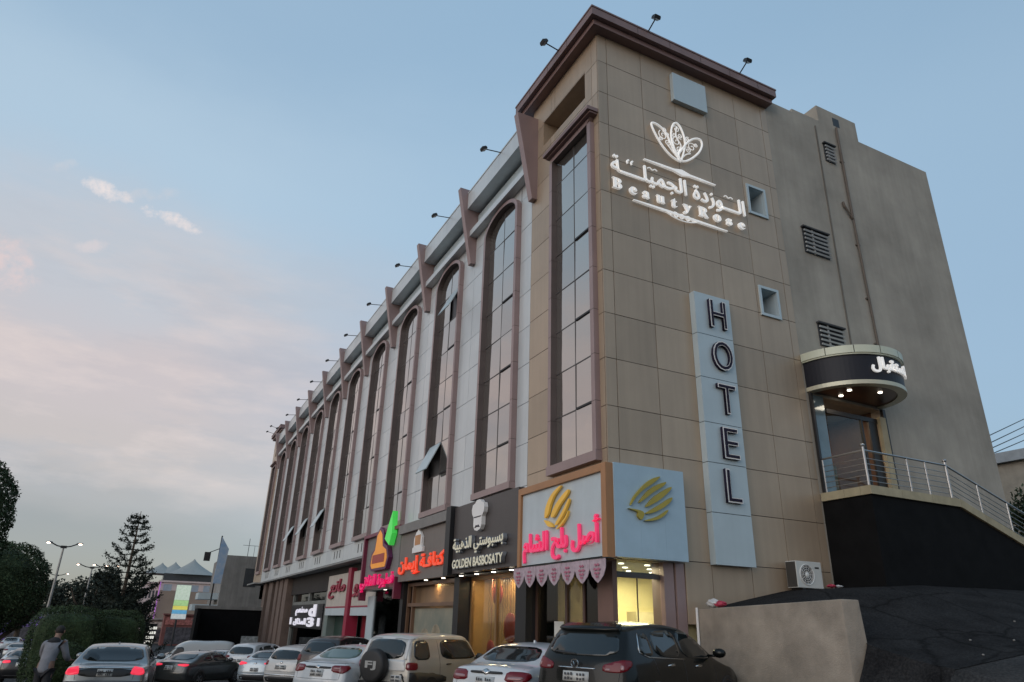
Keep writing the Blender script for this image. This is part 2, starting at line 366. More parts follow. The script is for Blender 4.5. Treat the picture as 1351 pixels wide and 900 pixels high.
# ================================================================== terrain
def zg(x, y):
    if y < -16: b = .12+.047*16
    elif y < 48: b = .12-.047*y
    else: b = .12-.047*48 - .25*(1-math.exp(-(y-48)/30))
    return b
ys = [-400, -200, -100, -50, -30, -16] + list(range(-12, 50, 4)) + [55, 62, 70, 80, 95, 120, 160, 220, 300, 450, 700, 1100, 1800, 3000]
xs = [-3000, -1200, -500, -200, -100, -50, -25, -12, -6, -3, 0, 3, 6, 10, 16, 30, 60, 120, 300, 700, 1500, 3000]
g = MB(); nx = len(xs)
g.add([(x, y, zg(x, y)-.03) for y in ys for x in xs], [(j*nx+i, j*nx+i+1, (j+1)*nx+i+1, (j+1)*nx+i) for j in range(len(ys)-1) for i in range(nx-1)])
tag(g.build('ground', m_asph, smooth=True), kind='structure')
def strip(name, x0, x1, y0, y1, h, m, step=3.0):
    mb = MB(); n = max(1, int((y1-y0)/step))
    for k in range(n):
        a, b = y0+(y1-y0)*k/n, y0+(y1-y0)*(k+1)/n
        za, zb = zg(0, a), zg(0, b)
        mb.add([(x0,a,za-.3),(x1,a,za-.3),(x1,b,zb-.3),(x0,b,zb-.3),(x0,a,za+h),(x1,a,za+h),(x1,b,zb+h),(x0,b,zb+h)], [(4,5,6,7),(0,4,7,3),(1,2,6,5),(0,1,5,4),(3,7,6,2)])
    return tag(mb.build(name, m, fix=True), kind='structure')
strip('pavement', -1.5, 1.2, -.2, 58, .13, m_pave)
strip('kerb', -1.68, -1.5, -.2, 58, .13, m_conc)
strip('median', -13.1, -8.4, 17, 46, .15, m_conc)
# asphalt bank and drive rising along the side of the hotel
def lip(x):
    return np.interp(x, [-3, 0, 1.5, 2.0, 2.3, 2.62], [0, .12, .34, .50, .64, 1])
def zlow(x): return 1.14+.115*x
def zr(x, y):
    h0 = np.interp(x, [2.3, 3.2, 5.2, 8, 13, 30], [2.28, 2.46, 2.86, 3.05, 3.12, 4.9])
    s = min(1, max(0, -y-1.5)/4.0); k = s*s*(3-2*s)*.6+s*.4
    z = h0*(1-k) + zlow(x)*k
    if y < -5.5: z = zlow(x) - .17*min(5.5, -5.5-y)
    return z
def zside(x, y): return zr(max(x, 2.62), y)*lip(x) + .10*(1-lip(x))
mb = MB(); RX = list(np.linspace(2.62, 14, 40)) + [17, 20, 25, 30]; RY = [.35] + list(np.linspace(0, -5.5, 26))
nn = len(RX); r_ = random.Random(3)
mb.add([(x, y, zr(x, y)+.004*math.sin(x*2.1+y*1.3)) for y in RY for x in RX], [(j*nn+i, (j+1)*nn+i, (j+1)*nn+i+1, j*nn+i+1) for j in range(len(RY)-1) for i in range(nn-1)])
LX = list(np.linspace(.2, 2.62, 14)); LY = list(np.linspace(-4.0, -5.5, 8)); o0 = len(mb.v); nl = len(LX)
mb.v += [(x, y, zside(x, y)) for y in LY for x in LX]; mb.f += [(o0+j*nl+i, o0+(j+1)*nl+i, o0+(j+1)*nl+i+1, o0+j*nl+i+1) for j in range(7) for i in range(nl-1)]; mb.m += [0]*(7*(nl-1))
tag(mb.build('ramp', m_ramp, smooth=True), kind='structure')
mb = MB(); SX = list(np.linspace(-3, 2.62, 14)) + [4, 6, 9, 13, 20, 30]; SY = list(np.linspace(-5.47, -11, 12)) + [-14, -18]; ns = len(SX)
mb.add([(x, y, zside(x, y)-.015+.010*math.sin(x*3+y*2)) for y in SY for x in SX], [(j*ns+i, (j+1)*ns+i, (j+1)*ns+i+1, j*ns+i+1) for j in range(len(SY)-1) for i in range(ns-1)])
tag(mb.build('side_road', m_asph, smooth=True), kind='structure')

# ================================================================== HOTEL
hotel = thing('hotel_building', 'long four storey hotel clad in gold and silver panels with tall arched windows', 'building')
ZROW = [2.0, 3.35, 4.58, 5.74, 6.76, 7.97, 9.18, 10.39, 11.62, 12.81, 13.97, 15.1, 16.2, 17.35, 18.4]
XC = [0, .33, 1.58, 2.83, 4.07, 5.33, 6.53, 6.81]
CELLH = [(5.50, 6.14, 13.84, 14.76), (5.50, 6.13, 10.40, 11.21), (-.1, 2.04, 0, 3.30)]
BAY, C0, P0 = 4.96, 6.10, 3.75
PK = [P0 + 4.95*k for k in range(11)]; CK = [C0 + BAY*k for k in range(10)]
Y_T1, Y_T2 = 3.97, 54.0
# gold corner tower
mb = MB()
panels(mb, 'S', 0.0, XC, ZROW, CELLH)
GH = [(.36, 2.46, 5.62, 15.26), (.66, 3.28, 16.44, 17.47)]
panels(mb, 'F', 0.0, [.035, .33, 2.5, 2.75, Y_T1], [3.35, 4.58, 5.74, 6.76, 7.97, 9.18, 10.39, 11.62, 12.81, 13.97, 15.1, 16.2, 17.35, 18.4], GH)
mb.build('gold_wall', [m_gold, m_gap, m_gold2, m_gold3], hotel)
mb = MB()      # far tower, same cladding
panels(mb, 'F', 0.0, [Y_T2, 54.5, 57.2, 58.9], [4.7]+ZROW[3:], [(54.9, 57.1, 5.62, 15.26), (55.0, 57.6, 16.44, 17.47)])
mb.box(.05, 4, 58.9, 58.93, 4.7, 18.4, 0)
mb.build('gold_wall', [m_gold, m_gap, m_gold2, m_gold3], hotel)
# reveals of the two slot windows and the small side windows
def reveal(mb, face, a0, a1, z0, z1, p0, p1, t=.03, mi=0):
    for (b0, b1, c0, c1) in ((a0-t, a0, z0-t, z1+t), (a1, a1+t, z0-t, z1+t), (a0, a1, z0-t, z0), (a0, a1, z1, z1+t)):
        if face == 'S': mb.box(b0, b1, p0, p1, c0, c1, mi)
        else: mb.box(p0, p1, b0, b1, c0, c1, mi)
for (a0, a1) in ((.66, 3.28), (55.0, 57.6)):
    mb = MB(); reveal(mb, 'F', a0+.035, a1-.035, 16.475, 17.435, .005, .75)
    o = mb.build('slot_window', m_gold, hotel)
    mb = MB(); mb.box(.68, .70, a0, a1, 16.45, 17.46); mb.build('glass', m_mirror, o)
    mb = MB(); mb.box(.50, .56, a0+.04, a1-.04, 17.1, 17.14); mb.build('rail', m_steel, o)
for (a0, a1, z0, z1) in CELLH[:2]:
    mb = MB(); mb.box(a0-.075, a0+.005, -.05, .05, z0-.075, z1+.075); mb.box(a1-.005, a1+.075, -.05, .05, z0-.075, z1+.075)
    mb.box(a0+.005, a1-.005, -.05, .05, z0-.075, z0+.005); mb.box(a0+.005, a1-.005, -.05, .05, z1-.005, z1+.075)
    reveal(mb, 'S', a0+.01, a1-.01, z0+.01, z1-.01, .05, .55, .02)
    o = mb.build('small_window', m_pale, hotel)
    mb = MB(); mb.box(a0, a1, .50, .52, z0, z1); mb.build('glass', m_mirror, o)
# corner column below and the return of the tower
mb = MB(); mb.box(.012, .034, .012, .034, 3.3, 18.4); mb.build('corner_trim', m_gold, hotel)
# cornice: two stepped bands round three sides
def cornice(y0, y1, xe, ya):
    mb = MB()
    mb.box(-.44, xe+.10, y0-.44, y1+.30, 18.55, 18.87); mb.box(-.29, xe+.04, y0-.29, y1+.20, 18.365, 18.547)
    mb.box(-.46, xe+.12, y0-.46, y1+.32, 18.82, 18.875)
    for x in np.arange(1.2, xe, 1.22): mb.box(x, x+.012, y0-.443, y0-.43, 18.56, 18.80, 1)
    for y in np.arange(y0+1, y1, 1.22): mb.box(-.443, -.43, y, y+.012, 18.56, 18.80, 1)
    return mb.build('cornice', [m_cornice, m_gap], hotel)
cornice(0, 4.20, 6.80, 0); cornice(Y_T2, 58.7, 4.0, 0)

# arched and rectangular window surrounds
ARCH_H, ARCH_R, SPR, BOT = 1.36, .72, 15.0, 5.50
def outline(c, hw, zb, zs, rise, n=18):
    p = [(c-hw, zb), (c-hw, zs)]
    if rise: p += [(c-hw*math.cos(math.pi*k/n), zs+rise*math.sin(math.pi*k/n)) for k in range(1, n)]
    return p + [(c+hw, zs), (c+hw, zb)]
def surround(mb, c, hw, zb, zs, rise, t=.15, tb=.20, p0=-.16, p1=.055):
    o = outline(c, hw, zb, zs, rise); i = outline(c, hw-t, zb+tb, zs-(0 if rise else t), max(0, rise-t*.9) if rise else 0)
    # split the straight sides so the frame shows its joints
    def seg(a, b, c_, d):
        mb.add([(p0, *a), (p0, *b), (p0, *c_), (p0, *d), (p1, *a), (p1, *b), (p1, *c_), (p1, *d)], [(0,1,2,3),(4,7,6,5),(0,4,5,1),(0,3,7,4),(1,5,6,2)], 0)
        ix = len(mb.v)-8; mb.f.append((ix+3, ix+2, ix+6, ix+7)); mb.m.append(2)
    zc = [zb+tb] + [z for z in np.arange(zb+1.45, zs-.3, 1.21)] + [zs-(0 if rise else t)]
    for s in (-1, 1):
        for z0, z1 in zip(zc[:-1], zc[1:]):
            seg((c+s*hw, z0+.006), (c+s*hw, z1-.006), (c+s*(hw-t), z1-.006), (c+s*(hw-t), z0+.006))
    for k in range(1, len(o)-2):
        seg(o[k], o[k+1], i[k+1], i[k])
    mb.box(p0-.03, p1, c-hw-.02, c+hw+.02, zb, zb+tb-.006, 0)
    for z in zc[1:-1]:
        for s in (-1, 1):
            mb.box(p0+.004, p1-.01, min(c+s*hw*.998, c+s*(hw-t+.004)), max(c+s*hw*.998, c+s*(hw-t+.004)), z-.008, z+.008, 1)
def glazing(fr, c, hw, zb, zs, rise, opens=(), seed=0, gx=.04):
    r = random.Random(seed)
    zrow = [zb] + list(np.arange(zb+1.28, zs+rise*.5, 1.235)); top = zs+rise
    if top-zrow[-1] < .5: zrow.pop()
    zrow.append(top)
    gl, mu = MB(), MB()
    def ztop(y): return zs + rise*math.sqrt(max(0, 1-((y-c)/hw)**2)) if rise else zs
    for k in range(len(zrow)-1):
        for j, (a, b) in enumerate(((c-hw, c-.01), (c+.01, c+hw))):       # j = 0 lies on the reader's right
            z0, z1 = zrow[k]+.014, zrow[k+1]-.014
            if (j, k) in opens: continue
            t1, t2, tx = r.uniform(-.008, .008), r.uniform(-.010, .010), r.uniform(-.004, .004)
            if k < len(zrow)-2 or not rise:
                ysn = [a+.004, b-.004]; pts = [(ysn[0], z0), (ysn[1], z0), (ysn[1], z1), (ysn[0], z1)]
            else:
                ysn = np.linspace(a+.004, b-.004, 9); pts = [(ysn[0], z0), (ysn[-1], z0)] + [(y, max(z0+.02, ztop(y)-.02)) for y in ysn[::-1]]
            ym, zm = (a+b)/2, (z0+z1)/2
            gl.add([(gx+tx+(y-ym)*t1+(z-zm)*t2, y, z) for y, z in pts], [tuple(range(len(pts)))], 1 if r.random() < .2 else 0)
            if j == 0 and k % 2 == 1 and k < len(zrow)-2: mu.box(gx-.035, gx+.005, a+.03, b-.03, z0-.025, z0+.025, 1)   # black bar standing in for the shaded gap under an ajar sash
        if k: mu.box(gx-.006, gx+.02, c-hw, c+hw, zrow[k]-.016, zrow[k]+.016)
    mu.box(gx-.008, gx+.022, c-.014, c+.014, zb, top-.02)
    mu.box(gx+.06, gx+.08, c-hw-.02, c+hw+.02, zb-.02, zs+.02); 
    if rise:
        op = outline(c, hw, zs, zs, rise); mu.prism(op, 0, gx+.061, gx+.08)
    gl.build('glass', [m_mirror, m_mirror2], fr, fix=False); mu.build('mullion', [m_mull, m_dark], fr)
    for (j, k) in opens:
        a, b = ((c-hw+.03, c-.04), (c+.04, c+hw-.03))[j]; z0, z1 = zrow[k]+.03, zrow[k+1]-.03; ln = z1-z0
        ang = .45; sb = MB(); dx, dz = -ln*math.sin(ang), -ln*math.cos(ang)
        P = [(gx, a, z1), (gx, b, z1), (gx+dx, b, z1+dz), (gx+dx, a, z1+dz)]; nrm = Vector((math.cos(ang), 0, -math.sin(ang)))*.035
        sb.add(P + [tuple(Vector(p)-nrm) for p in P], [(0,1,2,3),(7,6,5,4),(0,4,5,1),(1,5,6,2),(2,6,7,3),(3,7,4,0)])
        sb.build('open_sash', m_pale, fr)
OPENS = {1: [(1, 1)], 5: [(1, 1)], 6: [(1, 1)], 7: [(1, 1)]}
for k, c in enumerate(CK):
    mb = MB(); surround(mb, c, ARCH_H, BOT, SPR, ARCH_R); fr = mb.build('arched_window', [m_pink, m_gap, m_bronze], hotel)
    op = list(OPENS.get(k, []))
    if k == 1: op.append((0, 6))
    glazing(fr, c, ARCH_H-.15, BOT+.20, SPR, ARCH_R-.135, op, k)
for c in (1.41, 56.0):
    mb = MB(); surround(mb, c, 1.16, 5.47, 15.38, 0, t=.16, tb=.24, p0=-.15, p1=.045); fr = mb.build('tall_window', [m_pink, m_gap, m_bronze], hotel)
    glazing(fr, c, 1.0, 5.71, 15.22, 0, (), 50+int(c), .03)
    mb = MB(); mb.box(-.36, .0, c-1.38, c+1.22, 15.44, 15.56); mb.box(-.26, .0, c-1.34, c+1.18, 15.385, 15.438); mb.build('window_hood', m_cornice, hotel)
# silver facade between the towers
mb = MB(); Y0, Y1 = Y_T1+.02, Y_T2-.02
holes = [(c-ARCH_H+.02, c+ARCH_H-.02, BOT+.02, SPR+ARCH_R+.03) for c in CK]
cuts = [Y0]
for k, c in enumerate(CK):
    cuts += [c-ARCH_H, c+ARCH_H]
    nx_ = CK[k+1]-ARCH_H if k < 9 else Y1
    cuts += [c+ARCH_H+(nx_-c-ARCH_H)*.52]
cuts.append(Y1); cuts = sorted(cuts)
panels(mb, 'F', 0.012, cuts, [4.72, 5.48] + [5.48+1.215*i for i in range(1, 9)] + [16.2], holes)
for c in CK:     # spandrels over each arch head
    op = outline(c, ARCH_H-.02, SPR, SPR, ARCH_R-.02)
    for k in range(len(op)-1):
        a, b = op[k], op[k+1]
        if abs(a[0]-b[0]) < 1e-4: continue
        ztop = SPR+ARCH_R+.03
        mb.add([(.013, a[0], a[1]), (.013, b[0], b[1]), (.013, b[0], ztop), (.013, a[0], ztop)], [(0,1,2,3)], 0)
mb.build('silver_wall', [m_grey, m_gap, m_grey2, m_grey3], hotel)
mb = MB()
for c in CK:
    for dy in (-.62, 0, .62): mb.box(.002, .011, c+dy-.055, c+dy+.055, 4.93, 5.33)
mb.build('vent_slot', m_dark, hotel)
mb = MB()        # parapet box, recessed pale strip, lower ledge
for a, b in zip(PK[:-1], PK[1:]):
    a2, b2 = a+.135, b-.135
    mb.box(-.45, .9, a2, b2, 16.95, 17.70); mb.box(-.47, .95, a2, b2, 17.66, 17.715)
    mb.box(-.30, .5, a2, b2, 15.76, 16.0)
    mb.box(.30, .34, a2, b2, 16.0, 16.95)
mb.build('parapet', m_grey, hotel)
mb = MB()
for a, b in zip(PK[:-1], PK[1:]):
    mb.box(.02, .06, a+.55, b-.15, 16.12, 16.80, 0); mb.box(-.10, .20, a+.14, a+.55, 16.001, 16.949, 1)
mb.build('clerestory', [m_pale, m_grey], hotel)
for p in PK:     # tapering fins
    mb = MB(); mb.prism([(-.80, 17.86), (.30, 17.86), (.0, 14.62), (-.19, 14.62)], 1, p-.13, p+.13)
    mb.build('fin', m_pink, hotel, bevel=.012)
# soffit below the facade, roof slabs and hidden core
mb = MB(); mb.box(-.02, 6.2, 14.2, 58.9, 4.62, 4.70); mb.box(-.5, -.021, 53.9, 58.9, 4.60, 4.71); mb.build('soffit', m_soffit, hotel)
mb = MB(); mb.box(.72, 10, 4.0, 58.8, 3.45, 17.6); mb.box(.72, 6.75, .75, 3.9, 3.45, 18.5); mb.box(.72, 4, Y_T2, 58.8, 3.45, 18.5); mb.box(6.2, 10, .6, 58.8, -3, 3.45); mb.build('core', m_inter, hotel)
# plain rendered wing on the side street
mb = MB(); holes = []
for (b0, b1, c0, c1) in minus((6.812, 15.40, 1.5, 18.80), [(6.93, 9.90, 5.38, 8.19)]): mb.box(b0, b1, .012, .3, c0, c1)
mb.box(6.812, 15.40, 3.3, 12, 1.5, 18.80); mb.box(6.812, 15.40, .3, 3.3, 8.6, 18.80); mb.box(10.3, 15.40, .3, 3.3, 1.5, 8.6); mb.box(8.17, 9.50, .02, 1.6, 18.80, 18.95); mb.box(9.51, 11.56, .02, 2.2, 18.80, 19.66)
mb.build('stucco_wall', m_stucco, hotel)
mb = MB(); mb.box(10.28, 10.62, .016, .03, 19.05, 19.42); mb.build('roof_vent', m_dark, hotel)
for (a0, a1, z0, z1, nb) in ((9.49, 9.99, 17.2, 17.92, 5), (7.71, 8.83, 13.05, 13.95, 6), (7.74, 8.82, 9.86, 10.58, 5)):
    mb = MB(); mb.box(a0, a1, -.001, .011, z0, z1, 1); mb.box(a0-.03, a1+.06, -.10, .011, z1, z1+.05, 1)
    for i in range(nb):
        zz = z0+(z1-z0)*(i+.12)/nb; R_ = Matrix.Rotation(.5, 3, 'X')
        mb.box(a0+.02, a1-.02, -.075, -.06+.03, zz, zz+(z1-z0)/nb*.36, 0, R_, (0, -.05, zz))
    mb.box(a0+(a1-a0)*.36, a0+(a1-a0)*.40, -.045, -.004, z0, z1, 0)
    mb.build('louvre_vent', [mat('louvre_grey', (.42, .43, .43), .5) if 'louvre_grey' not in bpy.data.materials else bpy.data.materials['louvre_grey'], mat('vent_recess', (.05, .05, .052), .8) if 'vent_recess' not in bpy.data.materials else bpy.data.materials['vent_recess']], hotel)
mb = MB(); mb.tube([(10.31, -.05, 18.9), (10.30, -.05, 15.02), (9.97, -.05, 15.44), (9.93, -.05, 15.6)], .045, 8); mb.tube([(10.31, -.05, 15.0), (10.34, -.05, 12), (10.37, -.05, 9.3)], .04, 8)
for z in (17.4, 14, 12, 10.4): mb.box(10.24, 10.42, -.05, .01, z, z+.05)
mb.build('drain_pipe', mat('pipe_brown', (.13, .105, .085), .7), hotel)
mb = MB(); mb.tube([(9.23, -.012, 18.6), (9.17, -.012, 14), (9.12, -.012, 9.4)], .022, 6); mb.build('cable', mat('cable_grey', (.13, .12, .105), .8), hotel)
# ground-floor columns of the hotel between the shops
mb = MB(); mb.box(1.46, 1.74, .06, .5, 0, 3.31); mb.box(1.78, 2.03, .03, .5, 0, 3.31); mb.build('column', m_pink, hotel)
mb = MB(); mb.box(.10, .22, .10, .36, -.2, 3.31); mb.box(.12, .30, .37, .72, -.2, 3.31, 0); mb.build('column', mat('brown_pilaster', (.17, .095, .075), .45), hotel)
for y0, y1 in ((3.95, 4.55), (8.52, 8.95), (14.1, 14.45)):
    mb = MB(); mb.box(.02, .9, y0, y1, -.8, 3.28); mb.build('column', m_dark, hotel)
mb = MB()
for y0, y1 in ((42.2, 43.6), (44.2, 45.6), (46.3, 47.5), (49, 51), (52.6, 54)): mb.box(.35, 1.2, y0, y1, -2.6, 4.61)
mb.build('colonnade', mat('brown_column', (.15, .105, .085), .7, streak=.1), hotel)
mb = MB(); mb.box(2.3, 2.4, 42, 58.8, -2.8, 4.61); mb.build('rear_wall', m_inter, hotel)

# floodlights along the roof edge
def floodlight(root, head, label):
    t = thing('floodlight', label, 'floodlight', root, 0, 'floodlights on arms along the roof edge')
    r_, h_ = Vector((0, 0, 0)), Vector(head)-Vector(root)
    mb = MB(); mb.tube([r_+Vector((0, 0, -.05)), h_*.95], .020, 6); mb.build('arm', m_dark, t)
    R_ = Matrix.Rotation(math.atan2(h_.y, h_.x), 3, 'Z') @ Matrix.Rotation(.55, 3, 'Y')
    mb = MB(); mb.box(-.095, .085, -.11, .11, -.05, .03)
    for i in range(5): mb.box(-.08+i*.036, -.068+i*.036, -.10, .10, .03, .06)
    mb.v = [tuple(R_ @ Vector(v) + h_) for v in mb.v]; hd = mb.build('lamp_head', m_dark, t)
    mb = MB(); mb.box(-.085, .075, -.10, .10, -.056, -.051); mb.v = [tuple(R_ @ Vector(v) + h_) for v in mb.v]; mb.build('lens', mat('flood_lens', (.16, .16, .17), .2), hd)
floodlight((1.6, -.40, 18.87), (1.6, -.86, 19.02), 'black floodlight on the gold tower, above the blank pale panel')
floodlight((5.3, -.40, 18.87), (5.3, -.84, 19.06), 'black floodlight near the right end of the brown cornice')
floodlight((-.40, 1.5, 18.87), (-.98, 1.5, 18.92), 'black floodlight over the tall rectangular window of the gold corner tower')
ORD = ['first', 'second', 'third', 'fourth', 'fifth', 'sixth', 'seventh', 'eighth', 'ninth', 'tenth']
for k in range(10):
    y = 5.6+4.93*k
    floodlight((-.42, y, 17.70), (-1.16, y-.05, 17.42+.10), 'black floodlight over the %s arched window from the gold corner tower' % ORD[k])
floodlight((-.40, 55.2, 18.87), (-1.1, 55.2, 18.95), 'black floodlight on the far gold tower, nearer of its two')
floodlight((-.40, 57.6, 18.87), (-1.1, 57.6, 18.95), 'black floodlight on the far gold tower, last at the far end')

# ================================================================== signs on the tower
t = thing('blank_sign_panel', 'blank pale blue square panel under the brown cornice', 'panel', (3.35, 0, 16.9))
mb = MB(); mb.box(-.66, .66, -.15, -.002, .02, 1.08); mb.build('panel', m_pale, t, bevel=.01)

sgn = thing('hotel_name_sign', 'white lit rose emblem with Arabic and English hotel name on the gold wall', 'sign')
text_on('S', shape('الـــوَزدة الجَميلــــة'.replace('َ', '')), .30, 5.17, 13.34, 14.04, .06, m_letw, 'arabic_lettering', sgn, .006, .06)
me_y = [( .32, .62, 12.93, 13.26, 'B'), (.88, 1.12, 12.92, 13.15, 'e'), (1.32, 1.55, 12.93, 13.15, 'a'), (1.80, 2.08, 12.94, 13.17, 'u'), (2.32, 2.52, 12.95, 13.24, 't'), (2.74, 3.04, 12.86, 13.17, 'y'), (3.31, 3.66, 12.96, 13.28, 'R'), (3.87, 4.14, 12.97, 13.20, 'o'), (4.36, 4.57, 12.98, 13.20, 's'), (4.83, 5.08, 12.99, 13.21, 'e')]
for a0, a1, z0, z1, ch in me_y:
    ser = chr(0x1D400+ord(ch)-65) if ch.isupper() else chr(0x1D41A+ord(ch)-97)
    text_on('S', ser, a0, a1, z0, z1, .06, m_letw, 'letter', sgn, .0, .07)
def smoothpts(p, closed=False, n=6):
    out = []; m = len(p)
    for i in range(m if closed else m-1):
        g_ = lambda k: Vector(p[k % m]) if closed else Vector(p[min(max(k, 0), m-1)])
        a, b, c, d = g_(i-1), g_(i), g_(i+1), g_(i+2)
        for k in range(n):
            t_ = k/n; out.append(.5*((2*b)+(c-a)*t_+(2*a-5*b+4*c-d)*t_*t_+(3*b-a-3*c+d)*t_**3))
    if not closed: out.append(Vector(p[-1]))
    return out
def wire(mb, pts, r, y=-.09, closed=False):
    q = smoothpts(pts, closed); q = [(v[0], y, v[1]) for v in q]
    if closed: q.append(q[0])
    mb.tube(q, r, 6)
pL = [(2.8,14.67),(2.45,14.74),(2.12,15.02),(1.88,15.39),(1.79,15.66),(1.93,15.72),(2.16,15.65),(2.35,15.46),(2.48,15.16),(2.63,14.87)]
pC = [(2.77,14.69),(2.59,15.03),(2.5,15.46),(2.56,15.84),(2.7,16.04),(2.85,15.98),(2.98,15.7),(3.01,15.36),(2.91,14.97)]
pR = [(2.86,14.69),(3.17,14.87),(3.51,15.23),(3.67,15.55),(3.63,15.75),(3.41,15.72),(3.14,15.5),(2.9,15.17),(2.72,14.85)]
mb = MB()
for p, y in ((pL, -.09), (pC, -.10), (pR, -.11)): wire(mb, p, .034, y, True)
for x_, z_ in ((1.72, 13.98), (4.55, 13.96)):
    mk = MB(); wire(mk, [(x_-.17, z_+.01), (x_-.09, z_+.055), (x_, z_), (x_+.09, z_+.055), (x_+.17, z_+.02)], .018); mk.build('accent', m_letw, sgn)
for x_ in (.86, 1.0):
    mk = MB(); wire(mk, [(x_, 13.90), (x_-.02, 13.96), (x_+.04, 14.03)], .03); mk.build('accent', m_letw, sgn)
def spiral(c, r, turns, a0, s=1, y=-.09, th=.015):
    pts = [(c[0]+r*(1-k/22)*math.cos(a0+s*k/22*turns*6.283), c[1]+r*(1-k/22)*math.sin(a0+s*k/22*turns*6.283)) for k in range(20)]
    mb.tube([(a, y, b) for a, b in pts], th, 5)
for c, r, a, s in (((2.2,15.40),.17,2.2,1),((2.36,15.2),.11,0,-1),((2.70,15.36),.17,1,1),((2.72,15.82),.13,3,-1),((2.62,15.58),.10,2,1),((2.86,15.60),.10,5,-1),((3.28,15.36),.17,.5,1),((3.12,15.2),.11,2,-1),((3.14,15.6),.09,1,1),((2.25,15.62),.09,4,1),((2.36,15.5),.09,2,1),((2.8,15.1),.11,4,-1),((2.72,14.95),.08,1,1),((3.44,15.5),.08,3,1),((2.1,15.25),.08,1,-1)): spiral(c, r, 1.6, a, s)
wire(mb, [(2.78,14.7),(2.72,14.95),(2.86,15.25),(2.7,15.55),(2.74,15.9)], .02); wire(mb, [(2.8,14.72),(3.0,14.98),(3.2,15.1)], .02); wire(mb, [(2.74,14.72),(2.5,14.95),(2.36,15.1)], .02)
mb.build('rose_emblem', m_letw, sgn, smooth=True)
for zc_, x0, x1, xm in ((14.26, 1.44, 4.07, 2.80), (12.74, 1.0, 4.36, 2.68)):
    mb = MB(); top = zc_ > 13
    mb.prism([(x0, zc_-.012), (x0+.5, zc_-.028), (xm-.3, zc_-.035), (xm, zc_-.10 if top else zc_-.03), (xm+.3, zc_-.035), (x1-.5, zc_-.028), (x1, zc_-.012), (x1, zc_+.012), (x1-.5, zc_+.028), (xm+.3, zc_+.035), (xm, zc_+.10 if top else zc_+.03), (xm-.3, zc_+.035), (x0+.5, zc_+.028), (x0, zc_+.012)], 1, -.12, -.05)
    for dx in (-.7, .7):
        mb.ball((xm+dx, -.09, zc_), .10, .03, .055, 8, 6)
    if not top:
        for dx, r, a, s in ((-.42,.09,0,1),(-.22,.10,2,-1),(0,.10,1,1),(.22,.10,1,1),(.42,.09,3,-1)): spiral((xm+dx, zc_-.03), r, 1.5, a, s, -.09, .018)
        wire(mb, [(xm-.6, zc_-.02), (xm-.3, zc_-.12), (xm, zc_-.15), (xm+.3, zc_-.12), (xm+.6, zc_-.02)], .018)
    mb.build('ornament', m_letw, sgn)

hs = thing('hotel_letter_sign', 'tall pale blue board with the letters HOTEL running down it', 'sign', (3.45, 0, 3.3))
mb = MB(); bz = [0, 1.20, 2.41, 3.43, 4.63, 5.85, 7.07]
for z0, z1 in zip(bz[:-1], bz[1:]): mb.box(-.66, .58, -.20, -.005, z0+.008, z1-.008, 0)
mb.box(-.65, .57, -.17, -.012, .01, 7.06, 1)
mb.build('board', [m_pale, m_gap], hs)
m_navy = mat('navy_letter_face', (.018, .013, .030), .6, 0, .08, spec=.2)
for ch, z0, z1, x0, x1 in (('H', 9.40, 10.18, 3.24, 3.77), ('O', 8.20, 8.99, 3.22, 3.86), ('T', 7.02, 7.78, 3.27, 3.83), ('E', 5.86, 6.62, 3.30, 3.76), ('L', 4.78, 5.56, 3.27, 3.70)):
    o = text_on('S', ch, x0-.02, x1+.02, z0-.02, z1+.02, .205, m_navy, 'letter', hs, .008, .085)
    q = text_on('S', ch, x0-.02, x1+.02, z0-.02, z1+.02, .2905, m_whiteedge, 'letter_edge', o, .008, .006)
    p = text_on('S', ch, x0+.012, x1-.012, z0+.013, z1-.013, .297, m_navy, 'letter_face', o, -.014, .010)
    o.matrix_parent_inverse = hs.matrix_basis.inverted()
    p.matrix_parent_inverse = Matrix()

# ================================================================== shop signs
def logo_leaves(polys, face, d, m, name, parent, depth=.06, thin=.74):
    mb = MB()
    for p in polys:
        A = np.array(p); c_ = A.mean(0); U = np.linalg.svd(A-c_)[2]; T = (A-c_) @ U.T; T[:, 1] *= thin; p = [tuple(v) for v in T @ U + c_]
        q = [(v[0], v[1]) for v in smoothpts(p, True, 4)]
        if face == 'S': mb.prism(q, 1, -d-depth, -d)
        else: mb.prism(q, 0, -d-depth, -d)
    return mb.build(name, m, parent)
SL = [[(.34,4.39),(.41,4.6),(.63,4.85),(.9,5.05),(1.19,5.12),(1.01,4.96),(.72,4.8),(.5,4.61)],[(.56,4.48),(.76,4.75),(1.03,4.93),(1.33,5.02),(1.27,4.91),(.95,4.73),(.7,4.55)],[(.74,4.41),(.94,4.65),(1.24,4.83),(1.47,4.93),(1.46,4.84),(1.23,4.64),(.98,4.49)],[(.73,4.28),(1.12,4.5),(1.47,4.7),(1.44,4.57),(1.21,4.4),(.92,4.28)],[(.68,4.11),(1.06,4.23),(1.35,4.41),(1.25,4.25),(1.0,4.12)],[(.26,4.33),(.6,4.34),(.69,4.26),(.59,4.08),(.5,4.17),(.51,4.28)]]
FL = [[(2.42,4.36),(2.45,4.7),(2.21,4.98),(1.83,5.06),(1.59,5.02),(1.96,4.88),(2.14,4.66),(2.21,4.42)],[(2.14,4.41),(1.96,4.7),(1.59,4.89),(1.31,4.94),(1.31,4.79),(1.65,4.6),(1.95,4.33)],[(1.95,4.21),(1.59,4.47),(1.31,4.73),(1.27,4.61),(1.47,4.36),(1.77,4.16)],[(1.89,4.08),(1.47,4.28),(1.32,4.46),(1.35,4.29),(1.59,4.11)],[(2.46,4.36),(2.14,4.29),(2.01,4.13),(2.26,4.12),(2.39,4.23)]]
